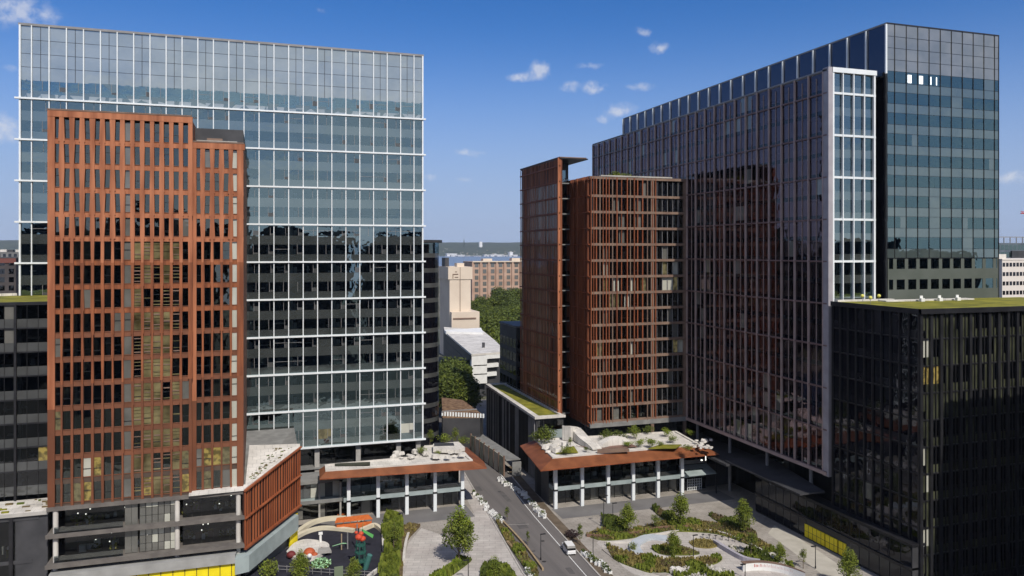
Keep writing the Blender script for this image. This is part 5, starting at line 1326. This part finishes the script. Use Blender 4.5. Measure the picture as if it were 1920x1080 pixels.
curb(((1196, 1040), (1190, 1024), (1215, 1010), (1250, 1012)), 2.2, .5, mat('pale_blue_paint', (.42, .46, .50), .7, (.5, .54, .58), .5), 'pale blue curved slope at the head of the white path', 'ramp', 'ramp')  # ramp in an even pale blue-grey tone
curb(((1180, 1038), (1215, 1046), (1270, 1048), (1310, 1046)), .4, .4, pale_concrete, 'pale kerb along the lower side of the white curved path')
curb(((1340, 1020), (1362, 1034), (1395, 1052), (1425, 1058)), .7, .9, mat('grey_wall', (.34, .32, .36), .8, (.42, .40, .44), .6), 'curved grey seat wall before the white blossom bed', 'wall', 'seat_wall')  # seat wall in grey leaning to violet
curb(((1135, 1030), (1160, 1048), (1200, 1064), (1250, 1080)), 1.6, .2, paving, 'broad stone edge sweeping along the bottom left of the garden')
# white signed wall at the lower edge with red marks
P = smooth([gp(u, v) for u, v in ((1394, 1072), (1430, 1070), (1470, 1076), (1510, 1090))], 5)
B = Bld('sign_wall', (*P[0], 0), 'low curved white wall carrying small red marks, at the lower frame edge', 'sign wall')
m_ = MB(); 
for i in range(len(P) - 1):
    (ax, ay), (bx, by) = P[i], P[i + 1]; m_.hexa([(ax, ay, 0), (bx, by, 0), (bx, by + .5, 0), (ax, ay + .5, 0), (ax, ay, 1.5), (bx, by, 1.5), (bx, by + .5, 1.5), (ax, ay + .5, 1.5)], white_paint)
B.part('wall', m_); m_ = MB()
for i in range(len(P) - 1):
    (ax, ay), (bx, by) = P[i], P[i + 1]; m_.hexa([(ax, ay - .05, 1.5), (bx, by - .05, 1.5), (bx, by + .9, 1.5), (ax, ay + .9, 1.5), (ax, ay - .05, 1.62), (bx, by - .05, 1.62), (bx, by + .9, 1.62), (ax, ay + .9, 1.62)], brown_slab)
B.part('coping', m_); m_ = MB(); red = mat('red_mark', (.45, .08, .07), .7)
for i in range(3, len(P) - 4):
    (ax, ay), (bx, by) = P[i], P[i + 1]
    for t in (.05, .4, .7):
        x = ax + (bx - ax) * t; y = ay + (by - ay) * t; h = U(.3, .6); m_.hexa([(x, y - .03, .7), (x + .22, y - .03, .7), (x + .22, y + .02, .7), (x, y + .02, .7), (x, y - .03, .7 + h), (x + .22, y - .03, .7 + h), (x + .22, y + .02, .7 + h), (x, y + .02, .7 + h)], red)
B.part('red_mark', m_)
rocks('white_boulder', (1140, 1145, 1080, 1082), 0, 0, 1, 1, white_roof, 'x', 'x')
rocks('white_boulder', (1430, 1466, 1040, 1058), .2, 26, .35, .9, white_roof, 'white blossom clump in the bed beside the pale walkway', 'flower', 'white blossom clumps')
rocks('white_boulder', (1262, 1366, 1068, 1082), .1, 18, .5, 1.2, white_roof, 'flat white boulder in the bed at the lower frame edge', 'boulder', 'white boulders at the lower frame edge')
# little posts along the white path
for k in range(9):
    u = 1318 + k * 12; v = 1009 + 6 * ((k / 8) ** 1.5) + k * .9; x, y = gp(u, v); m_ = MB(); m_.tube((x, y, 0), (x, y, .8), .07, .05, black_metal, 6); m_.box(x - .25, y - .2, .78, x + .25, y + .2, .86, black_metal)
    tag(m_.build('stool', loc=(x, y, 0)), 'small dark stool in the row along the white curved path', 'stool', 'stools along the white path')
# broad pale walkway along the base wall (shared with the plaza)
area('pavement', ((1440, 1000), (1452, 985), (1490, 1004), (1545, 1040), (1600, 1078), (1560, 1092), (1500, 1045)), .012, mat('walk_pale', (.40, .375, .32), .85, (.50, .47, .41), .3), sm=False)
# entrance sign on the corner bay of the garden pavilion
x = 98.8; B = Bld('entrance_bay', (99.2, 168, 0), 'glazed entrance bay with sloping grey awning at the slab tower end of the garden pavilion', 'entrance')
m_ = MB(); m_.hexa([(99.3, 166, 4.9), (107.2, 166, 4.9), (107.2, 171, 6.1), (99.3, 171, 6.1), (99.3, 166, 5.1), (107.2, 166, 5.1), (107.2, 171, 6.3), (99.3, 171, 6.3)], awning); B.part('awning', m_)
m_ = MB(); m_.box(99.3, 170.2, 6.6, 107, 170.6, 7.6, grey_slab); B.part('spandrel', m_)
m_ = MB()
for k in range(9): m_.box(101 + k * .5, 169.6, .2, 101.1 + k * .5, 169.7, 3.1, white_metal)
for k in range(5): m_.box(101, 169.58, .3 + k * .65, 105.1, 169.68, .36 + k * .65, white_metal)
B.part('gate', m_); m_ = MB(); m_.box(99.3, 170.8, 0, 107, 171.2, 9.8, g_black); m_.box(106.9, 166, 0, 107.1, 166.2, 9, black_metal); B.part('wall', m_)
m_ = MB(); m_.box(102.2, 165.2, 8.7, 102.6, 165.4, 9.0, lamp_w); m_.box(103.4, 165.2, 8.7, 103.6, 165.3, 9.8, lamp_w); B.part('lamp', m_)
m_ = MB(); m_.box(107.6, 172, 0, 115, 186, 5.6, dark_panel); m_.box(107.4, 171.8, 5.6, 115, 186, 6.0, black_metal); tag(m_.build('dark_kiosk', loc=(107.6, 172, 0)), 'plain black flat-roofed kiosk under the slab tower overhang', 'kiosk')

# ================================================================= STREET FURNITURE, VAN, BARRIERS
def lamp(u, vb, vt, label, arm=1):
    x, y = gp(u, vb); d = F * HC / (vb - VH); h = (vb - vt) * d / F
    e = empty('street_lamp', (x, y, 0), label, 'street lamp')
    m_ = MB(); m_.tube((x, y, 0), (x, y, h), .09, .06, black_metal, 8); m_.tube((x, y, 0), (x, y, .5), .15, .13, black_metal, 8); m_.build('pole', e)
    m_ = MB(); m_.box(x - .1, y - .14, h - .05, x + arm * .95, y + .14, h + .1, black_metal) if arm > 0 else m_.box(x - .95, y - .14, h - .05, x + .1, y + .14, h + .1, black_metal); m_.build('lamp_head', e)
lamp(1132, 990, 930, 'tall dark lamp post before the left end of the garden pavilion')
lamp(1149, 982, 944, 'lamp post next to the first cone shaped tree')
lamp(1300, 1046, 1004, 'dark lamp post on the white path beside the dry oval bed')
lamp(1112, 1052, 998, 'lamp post at the left edge of the garden plaza')
lamp(1014, 1050, 1002, 'lamp post standing at the left road edge', 1)
lamp(1529, 1066, 1024, 'lamp post on the pale walkway before the yellow panels', -1)
lamp(878, 1090, 1050, 'lamp post beside the tall leafy tree on the square', -1)
lamp(755, 986, 962, 'lamp post before the third column of the street pavilion', -1)
lamp(612, 972, 936, 'lamp post in front of the glazed lobby left of the street pavilion', -1)
lamp(1397, 1085, 1058, 'short lamp post beside the white sign wall', -1)
lamp(872, 772, 735, 'lamp post beyond the brown planted terrace', 1)
# van
def van():
    x, y = gp(1066, 1034); e = empty('van', (x, y, 0), 'small white van with black windows parked at the right road kerb', 'van'); a = radians(83)
    T = lambda px, py, pz: (x + px * cos(a) - py * sin(a), y + px * sin(a) + py * cos(a), pz)
    blackp = mat('car_black', (.01, .01, .012), .25, spec=.6); whitep = mat('car_white', (.78, .78, .77), .3, spec=.5)
    def loft(mb, secs, m):
        for i in range(len(secs) - 1):
            (p0, w0, l0, h0), (p1, w1, l1, h1) = secs[i], secs[i + 1]
            mb.hexa([T(p0, -w0, l0), T(p1, -w1, l1), T(p1, w1, l1), T(p0, w0, l0), T(p0, -w0 * .94, h0), T(p1, -w1 * .94, h1), T(p1, w1 * .94, h1), T(p0, w0 * .94, h0)], m)
    b = MB(); loft(b, [(-2.4, .82, .4, .95), (-2.2, .92, .3, 1.15), (1.3, .92, .3, 1.15), (2.2, .88, .3, 1.0), (2.4, .78, .4, .8)], whitep); b.build('body', e)
    c = MB(); loft(c, [(-2.3, .87, .9, 1.5), (-2.0, .87, .85, 1.86), (.5, .87, .85, 1.86), (1.35, .86, .9, 1.16)], blackp); c.build('window', e)
    r = MB(); loft(r, [(-2.05, .80, 1.85, 1.93), (.5, .80, 1.85, 1.93)], whitep); r.build('roof', e)
    hd = MB(); loft(hd, [(1.35, .84, 1.14, 1.19), (2.15, .8, 1.0, 1.05)], whitep); hd.build('bonnet', e)
    for px in (-1.45, 1.5):
        for py in (-.86, .86):
            w_ = MB(); w_.tube(T(px, py - .12, .34), T(px, py + .12, .34), .34, .34, blackp, 14); o = w_.build('wheel', e); q = MB(); s = 1 if py > 0 else -1; q.tube(T(px, py + s * .11, .34), T(px, py + s * .14, .34), .2, .2, grey_metal, 10); q.build('rim', o)
    for py in (-.6, .6):
        h = MB(); h.hexa([T(2.3, py - .2, .68), T(2.42, py - .2, .68), T(2.42, py + .2, .68), T(2.3, py + .2, .68), T(2.2, py - .2, .86), T(2.36, py - .2, .86), T(2.36, py + .2, .86), T(2.2, py + .2, .86)], lamp_w if False else grey_metal); h.build('headlight', e)
van()
# white jumbled planters and barriers along both kerbs
random.seed(51)
def barrier_run(path, n, label, group, ss=(.35, .95), zs=(.35, .85), cover_m=leaf_b):
    for k in range(n):
        t = (k + .5) / n; s = t * (len(path) - 1); i = int(s); f = s - i; u = path[i][0] + (path[min(i + 1, len(path) - 1)][0] - path[i][0]) * f; v = path[i][1] + (path[min(i + 1, len(path) - 1)][1] - path[i][1]) * f
        x, y = gp(u, v); x += U(-.4, .4); a = U(0, 3.1); L_ = U(*ss); h = U(*zs); e = empty('planter', (x, y, 0), label, 'planter', group)
        fr = Fr((x, y), (cos(a), sin(a)), (-sin(a), cos(a))); m_ = MB(); 
        fr.box(m_, -L_, L_, -.35, -.22, 0, h, white_paint); fr.box(m_, -L_, L_, .22, .35, 0, h * .9, white_paint); fr.box(m_, -L_, -L_ + .12, -.22, .22, 0, h, white_paint); fr.box(m_, L_ - .12, L_, -.22, .22, 0, h, white_paint); m_.build('box', e)
        m_ = MB(); leaf_cloud(m_, (x, y, h), L_ * 1.0, .5, 70, .35, cover_m if R() < .5 else white_paint); m_.build('plant', e)
barrier_run([(888, 925), (905, 945), (925, 968), (940, 982)], 13, 'white box planter in the tumbled row on the left kerb', 'white planters on the left kerb')
barrier_run([(932, 900), (965, 918), (995, 940), (1012, 962), (1022, 972)], 17, 'white box planter in the tumbled row on the right kerb', 'white planters on the right kerb')
barrier_run([(1092, 1038), (1108, 1050), (1128, 1062), (1145, 1076)], 12, 'low white box planter in the row behind the parked van', 'white planters behind the van', (.4, .8), (.3, .7))
barrier_run([(985, 1070), (1000, 1082)], 3, 'white box planter at the lower end of the left road strip', 'white planters at the lower left road end', (.4, .8), (.3, .7))
bedp(((930, 978), (942, 984), (968, 1018), (1000, 1056), (1010, 1078), (995, 1078), (965, 1040), (945, 1008)), 'narrow planted strip along the left road kerb', 10, .6)
curb(((938, 975), (965, 1003), (990, 1032), (1018, 1070)), .35, .5, mat('timber_rail', (.30, .22, .13), .8, (.38, .29, .18), 1), 'long timber rail along the left kerb strip', 'rail', 'timber_rail')
curb(((951, 1018), (962, 1030), (975, 1040)), .5, .5, mat('timber_log', (.33, .24, .15), .8), 'short timber log bench in the left kerb strip', 'bench', 'log_bench')
m_ = MB(); x, y = gp(1072, 1006); leaf_cloud(m_, (x, y, .6), 1.6, .7, 500, .35, mat('purple_leaf', (.03, .015, .015), .8)); tag(m_.build('dark_shrub', loc=(x, y, 0)), 'dark brown shrub on the pavement beside the parked van', 'shrub')
# long beige hoarding and grey ramp along the right of the upper street
def hoarding():
    A, Bp = gp(868, 836), gp(945, 893); d = Vector((Bp[0] - A[0], Bp[1] - A[1])); Ln = d.length; fr = Fr(A, d, (-1, 0)); B = Bld('hoarding', (*A, 0), 'beige panelled hoarding with dark posts along the right kerb of the upper street', 'hoarding')
    n = 9
    for i in range(n):
        m_ = MB(); m = mat('hoarding_panel', (.42, .38, .29), .85, (.55, .50, .40), .5) if i % 2 else mat('hoarding_glass', (.22, .23, .15), .5, (.42, .42, .32), .9)
        a0, a1 = Ln * i / n, Ln * (i + 1) / n - .3; fr.box(m_, a0, a1, -.12, .02, .2, 5.0, m); B.part('panel', m_)
        m_ = MB(); fr.box(m_, a1, a1 + .3, -.25, .15, 0, 5.4, brown_slab); B.part('post', m_)
    m_ = MB(); a = fr.p(Ln * .1, -.8, 0); b = fr.p(Ln, -2.5, 0); fr.box(m_, Ln * .08, Ln * 1.0, -4.6, -.6, 4.0, 4.3, grey_slab); tag(m_.build('ramp_roof', loc=(a[0], a[1], 4.0)), 'long grey roof plate behind the beige hoarding', 'roof')
    m_ = MB(); m_.box(b[0] - .5, b[1] - 1, 0, b[0] + 2, b[1] - .6, 3.8, grey_slab); tag(m_.build('ramp_wall', loc=(b[0], b[1], 0)), 'grey end wall carrying the sloping roof plate', 'wall')
    B.finish()
hoarding()

# ================================================================= PLAYGROUND (LEFT)
random.seed(61)
area('play_surface', ((520, 1000), (560, 985), (600, 982), (660, 990), (700, 985), (716, 995), (722, 1030), (715, 1060), (690, 1090), (440, 1100), (470, 1060), (505, 1020)), .02, rubber)
def arcw(uv, w_, h, m, label, name='play_wall', cat='play wall'): return ribbon(name, smooth([gp(u, v) for u, v in uv], 6), w_, 0, h, m, label, cat)
arcw(((545, 1012), (560, 1000), (585, 984), (615, 976), (650, 975), (680, 977)), 1.1, .8, cream, 'outer cream arc wall curving round the top of the playground')
arcw(((548, 1014), (575, 1000), (605, 993), (640, 995), (664, 998)), 1.0, .7, cream, 'inner cream arc wall curving round the top of the playground')
arcw(((676, 998), (690, 992), (702, 988), (712, 994), (718, 1000)), .7, .8, cream, 'short peaked cream wall at the right top of the playground')
arcw(((718, 1003), (719, 1030), (724, 1048), (718, 1064), (700, 1078), (690, 1086)), .5, .7, pale_concrete, 'thin pale wall curving down the right side of the playground')
area('play_surface', ((555, 1006), (590, 988), (640, 986), (670, 990), (640, 992), (600, 990)), .03, mat('brown_rubber', (.09, .06, .045), .9, (.13, .09, .07), 1))
x, y = gp(660, 992); m_ = MB(); orange = mat('orange_board', (.50, .11, .02), .6, (.6, .16, .04), 2)
B = Bld('orange_play_house', (x, y, 0), 'long low orange timber play structure behind the cream arc walls', 'play structure')
m_.box(x - 3.2, y, .3, x + 4.2, y + .2, 1.2, orange); B.part('panel', m_); m_ = MB(); m_.hexa([(x - 3.6, y + .2, 1.6), (x + 4.4, y + .2, 1.6), (x + 3.8, y + 2.2, 1.9), (x - 3, y + 2.2, 1.9), (x - 3.6, y + .2, 1.75), (x + 4.4, y + .2, 1.75), (x + 3.8, y + 2.2, 2.05), (x - 3, y + 2.2, 2.05)], orange); B.part('roof', m_)
for k in range(6): m_ = MB(); m_.box(x - 3.4 + k * 1.5, y + .2, 0, x - 3.25 + k * 1.5, y + .35, 1.6, rust); B.part('post', m_)
m_ = MB(); m_.box(x - .5, y - .5, .2, x + 3, y - .2, .9, orange); B.part('bench', m_)
# white wavy boulder mat with red mounds
pts = smooth([gp(u, v) for u, v in ((537, 1040), (552, 1024), (575, 1017), (610, 1022), (617, 1032), (600, 1046), (575, 1054), (545, 1048), (537, 1040))], 4)[:-1]
m_ = MB(); m_.prism(pts, 0, .7, white_roof); B = Bld('play_mound', (*pts[0], 0), 'white rock island with red domes in the dark playground', 'play mound'); B.part('base', m_)
for (u, v, r, m, nm) in ((580, 1036, 1.15, mat('red_dome', (.42, .09, .03), .6), 'dome'), (546, 1040, .9, mat('maroon_dome', (.14, .02, .02), .6), 'dome'), (590, 1040, .6, mat('red_dome', (.42, .09, .03), .6), 'dome'), (603, 1030, .5, mat('maroon_dome', (.14, .02, .02), .6), 'dome')):
    x, y = gp(u, v, .7); m_ = MB(); m_.ball((x, y, .7), r, m, .8, 12, 8); B.part(nm, m_)
x, y = gp(580, 1038, 1.4); m_ = MB(); m_.ball((x, y - .9, 1.3), .45, white_paint, 1, 10, 6); B.part('knob', m_)
x, y = gp(607, 1034, .7); m_ = MB(); m_.prism([(x - 1.2, y - 1), (x + 1.4, y - 1.2), (x + 1.2, y + 1), (x - .9, y + 1.2)], .7, 1.1, concrete); B.part('step', m_)
x, y = gp(601, 1022); m_ = MB(); m_.tube((x, y, 0), (x, y, 2.2), .25, .25, white_paint, 8); m_.box(x - .4, y - .3, 2.2, x + .4, y + .3, 2.6, white_paint); tag(m_.build('play_post', loc=(x, y, 0)), 'white capped post on the rock island', 'post')
# climbing tower: red crown, green blade fins, dark teal tubes
x, y = gp(676, 1066); B = Bld('climbing_tower', (x, y, 0), 'tall climbing tower of teal tubes with a red top and green blades', 'play structure')
teal = mat('teal_paint', (.02, .09, .07), .5); redp = mat('play_red', (.55, .07, .03), .5); grn = mat('play_green', (.12, .42, .12), .5)
for k in range(6):
    a = k * 1.047; m_ = MB(); m_.tube((x + 1.1 * cos(a), y + 1.1 * sin(a), 0), (x + .8 * cos(a + .3), y + .8 * sin(a + .3), 5.4), .09, .09, teal, 7); B.part('post', m_)
for z, r in ((1.4, 1.2), (3.0, 1.1), (4.4, 1.0)):
    m_ = MB(); m_.prism([(x + r * cos(t * .785), y + r * sin(t * .785)) for t in range(8)], z, z + .25, teal); B.part('deck', m_)
m_ = MB(); m_.tube((x + .8, y - .6, 0), (x + 1.6, y - 1.1, 2.8), .5, .5, mat('teal_glass_paint', (.06, .17, .15), .4), 10); B.part('slide_tube', m_)
for (dx, z, r) in ((-.3, 6.0, .75), (.35, 5.6, .65), (-.8, 6.9, .35), (.1, 6.6, .5)): m_ = MB(); m_.ball((x + dx, y, z), r, redp, .8, 10, 6); B.part('red_knob', m_)
B.finish()
x, y = gp(678, 1030); B = Bld('blade_spinner', (x, y, 0), 'grey pole with three bright green blades above the red topped tower', 'play structure')
m_ = MB(); m_.tube((x - .9, y, 0), (x - .9, y, 5.2), .16, .12, grey_metal, 8); B.part('pole', m_); m_ = MB(); m_.tube((x + .2, y, 0), (x + .2, y, 4), .12, .1, teal, 8); B.part('pole', m_)
for (ax, az) in ((2.2, 2.3), (.2, 5.2), (-.2, 3.0)):
    m_ = MB(); m_.hexa([(x + .1, y - .05, 3.6), (x + ax, y - .05, az - .3), (x + ax, y + .05, az - .3), (x + .1, y + .05, 3.6), (x + .1, y - .05, 4.1), (x + ax + .2, y - .05, az + .35), (x + ax + .2, y + .05, az + .35), (x + .1, y + .05, 4.1)], grn); B.part('blade', m_)
x, y = gp(648, 1030); B = Bld('leaning_spinner', (x, y, 0), 'tan pole with a flat pale green blade left of the climbing tower', 'play structure')
m_ = MB(); m_.tube((x - .8, y, 0), (x - .8, y, 3.2), .12, .12, mat('tan_paint', (.35, .27, .18), .7), 8); B.part('pole', m_); m_ = MB(); m_.tube((x + .4, y, 0), (x + .4, y, 3.4), .14, .12, grey_metal, 8); B.part('pole', m_)
m_ = MB(); m_.hexa([(x - 2.6, y, .9), (x - .8, y - .3, 1.3), (x + .2, y, 1.1), (x - .6, y + .4, 1.1), (x - 2.6, y, 1.0), (x - .8, y - .3, 1.45), (x + .2, y, 1.25), (x - .6, y + .4, 1.25)], mat('pale_green', (.30, .55, .32), .5)); B.part('blade', m_)
mbx = MB(); x, y = gp(602, 1064); leaf_cloud(mbx, (x, y, .8), 1.9, .9, 380, .45, mat('mint_leaf', (.35, .60, .33), .6)); leaf_cloud(mbx, (x, y, .7), 1.8, .8, 200, .4, leaf_a); tag(mbx.build('mint_shrub', loc=(x, y, 0)), 'mint green sculptural shrub below the rock island', 'shrub')
x, y = gp(635, 1082); m_ = MB(); m_.box(x - .8, y, 0, x + .8, y + .2, 1.9, mat('sage_board', (.16, .20, .13), .7)); tag(m_.build('info_board', loc=(x, y, 0)), 'small sage green board at the lower side of the playground', 'board')
# fence at the lower edge
B = Bld('play_fence', (*gp(520, 1070), 0), 'low grey post and rail fence at the lower side of the playground', 'fence')
A, C = gp(522, 1072), gp(700, 1084)
for z in (.5, 1.1): m_ = MB(); m_.tube((*A, z), (*C, z), .05, .05, grey_metal, 6); B.part('rail', m_)
for k in range(12): t = k / 11; x = A[0] + (C[0] - A[0]) * t; y = A[1] + (C[1] - A[1]) * t; m_ = MB(); m_.tube((x, y, 0), (x, y, 1.3), .06, .06, grey_metal, 6); B.part('post', m_)
# shrub strip between playground and square, grass path
bedp(((716, 998), (728, 972), (746, 972), (752, 990), (750, 1020), (746, 1060), (742, 1095), (712, 1095), (722, 1050), (724, 1020)), 'dense shrub strip between the playground and the paved square', 26, 1.7, [leaf_a, leaf_a, leaf_b])
bedp(((752, 990), (770, 983), (788, 985), (780, 996), (766, 1012), (757, 1040), (754, 1090), (743, 1092), (747, 1050), (750, 1015)), 'brownish grass bed hooked round the paved square', 8, .3, [dry, soil, soil], soil)
curb(((766, 1002), (761, 1020), (758, 1040), (757, 1055)), .5, .5, pale_concrete, 'short pale bench wall on the edge of the brownish bed', 'bench', 'bench_wall')
bedp(((850, 1062), (862, 1050), (884, 1050), (872, 1062), (838, 1085), (806, 1092), (815, 1078)), 'slanting shrub bed below the tall leafy tree', 20, 1.0, [leaf_a, leaf_c, leaf_b])
bedp(((900, 1090), (905, 1068), (930, 1060), (955, 1072), (965, 1092)), 'shrub bed under the tree cut by the lower frame edge', 20, 1.0, [leaf_a, leaf_b, leaf_b])
x, y = gp(834, 1006); m_ = MB(); leaf_cloud(m_, (x, y, 1.2), .6, .6, 160, .3, leaf_b); m_.tube((x, y, 0), (x, y, 1.2), .05, .05, bark, 5); tag(m_.build('small_tree', loc=(x, y, 0)), 'tiny dark standard shrub left of the tall leafy tree', 'shrub')
for (u, v, lab) in ((722, 985, 'white café parasol table beside the fourth pavilion column'), (640, 968, 'low orange bench outside the lobby of the pale glass tower')):
    x, y = gp(u, v); m_ = MB(); m_.box(x - .9, y - .3, .4, x + .9, y + .3, .5, white_paint if u == 722 else orange); m_.box(x - .8, y - .2, 0, x - .7, y + .2, .4, grey_metal); m_.box(x + .7, y - .2, 0, x + .8, y + .2, .4, grey_metal)
    tag(m_.build('bench', loc=(x, y, 0)), 'white bench before the third pavilion column' if u == 722 else lab, 'bench')
# two-storey glazed lobby left of the street pavilion
B = Bld('lobby_wing', (6, 178, 0), 'low two-storey glazed wing left of the street pavilion, below the pale glass tower', 'building')
m_ = MB(); m_.prism([(7.6, 178.4), (17, 178.4), (17, 181), (15, 184), (7.6, 184)], 0, 8.2, core_m); B.part('core_wall', m_)
m_ = MB(); m_.prism([(7.2, 176.4), (17.5, 176.4), (17.8, 178.5), (7.2, 178.5)], 3.9, 4.7, grey_slab, awning); m_.prism([(7.2, 176.8), (14, 177), (18, 178.4), (18, 184), (7.2, 184)], 8.2, 8.9, grey_slab); B.part('floor_slab', m_)
f_ = Fr((7.4, 178.1), (1, 0), (0, -1))
for i in range(6):
    B.pane(f_, i * 1.6, i * 1.6 + 1.5, .2, 3.8, 0, g_dark if i % 3 else grey_g, .003); B.pane(f_, i * 1.6, i * 1.6 + 1.5, 4.8, 8.1, 0, blind_g if i in (2, 3, 5) else sp_dark, .003)
for x in (7.5, 12.4, 17): m_ = MB(); m_.box(x - .2, 176.6, 0, x + .2, 177, 8.2, concrete if x > 8 else black_metal); B.part('column', m_)
B.finish()
# rooftop lamps on the grass roof of the black block
for k, (u, v) in enumerate(((1617, 560), (1632, 564), (1648, 560))):
    x, y = gp(u, v + 6, 49.8); m_ = MB(); m_.tube((x, y, 49.7), (x, y, 50.9), .05, .05, grey_metal, 6); m_.ball((x, y, 51.0), .36, mat('yellow_globe', (.7, .65, .15), .5), 1, 10, 6); tag(m_.build('globe_lamp', loc=(x, y, 49.7)), 'yellow globe lamp on the olive grass roof beside the framed corner bay', 'lamp', 'yellow globes on the olive roof')
for k in range(3):
    x = 126.5 + k * 4.7; m_ = MB(); m_.box(x, 122.6, 49.75, x + .9, 123.2, 50.4, white_paint); m_.box(x + .1, 123.0, 50.4, x + .8, 123.2, 50.9, white_paint); tag(m_.build('roof_chair', loc=(x, 122.6, 49.75)), 'small white chair on the olive grass roof along the teal end wall', 'chair', 'white chairs on the olive roof')

# ================================================================= AIR
hzm = bpy.data.materials.new('air'); hzm.use_nodes = True; t = hzm.node_tree; t.nodes.clear()
o_ = t.nodes.new('ShaderNodeOutputMaterial'); pv = t.nodes.new('ShaderNodeVolumePrincipled'); pv.inputs['Density'].default_value = 3.5e-5; pv.inputs['Color'].default_value = (.75, .85, 1, 1); pv.inputs['Anisotropy'].default_value = 0.0
t.links.new(pv.outputs[0], o_.inputs['Volume'])
m_ = MB(); m_.box(-16000, -600, -1.2, 20000, 9900, 330, hzm); o = m_.build('haze', loc=(0, 0, 0), kind='stuff'); o['label'] = 'thin blue air veiling the far shore'; o['category'] = 'haze'
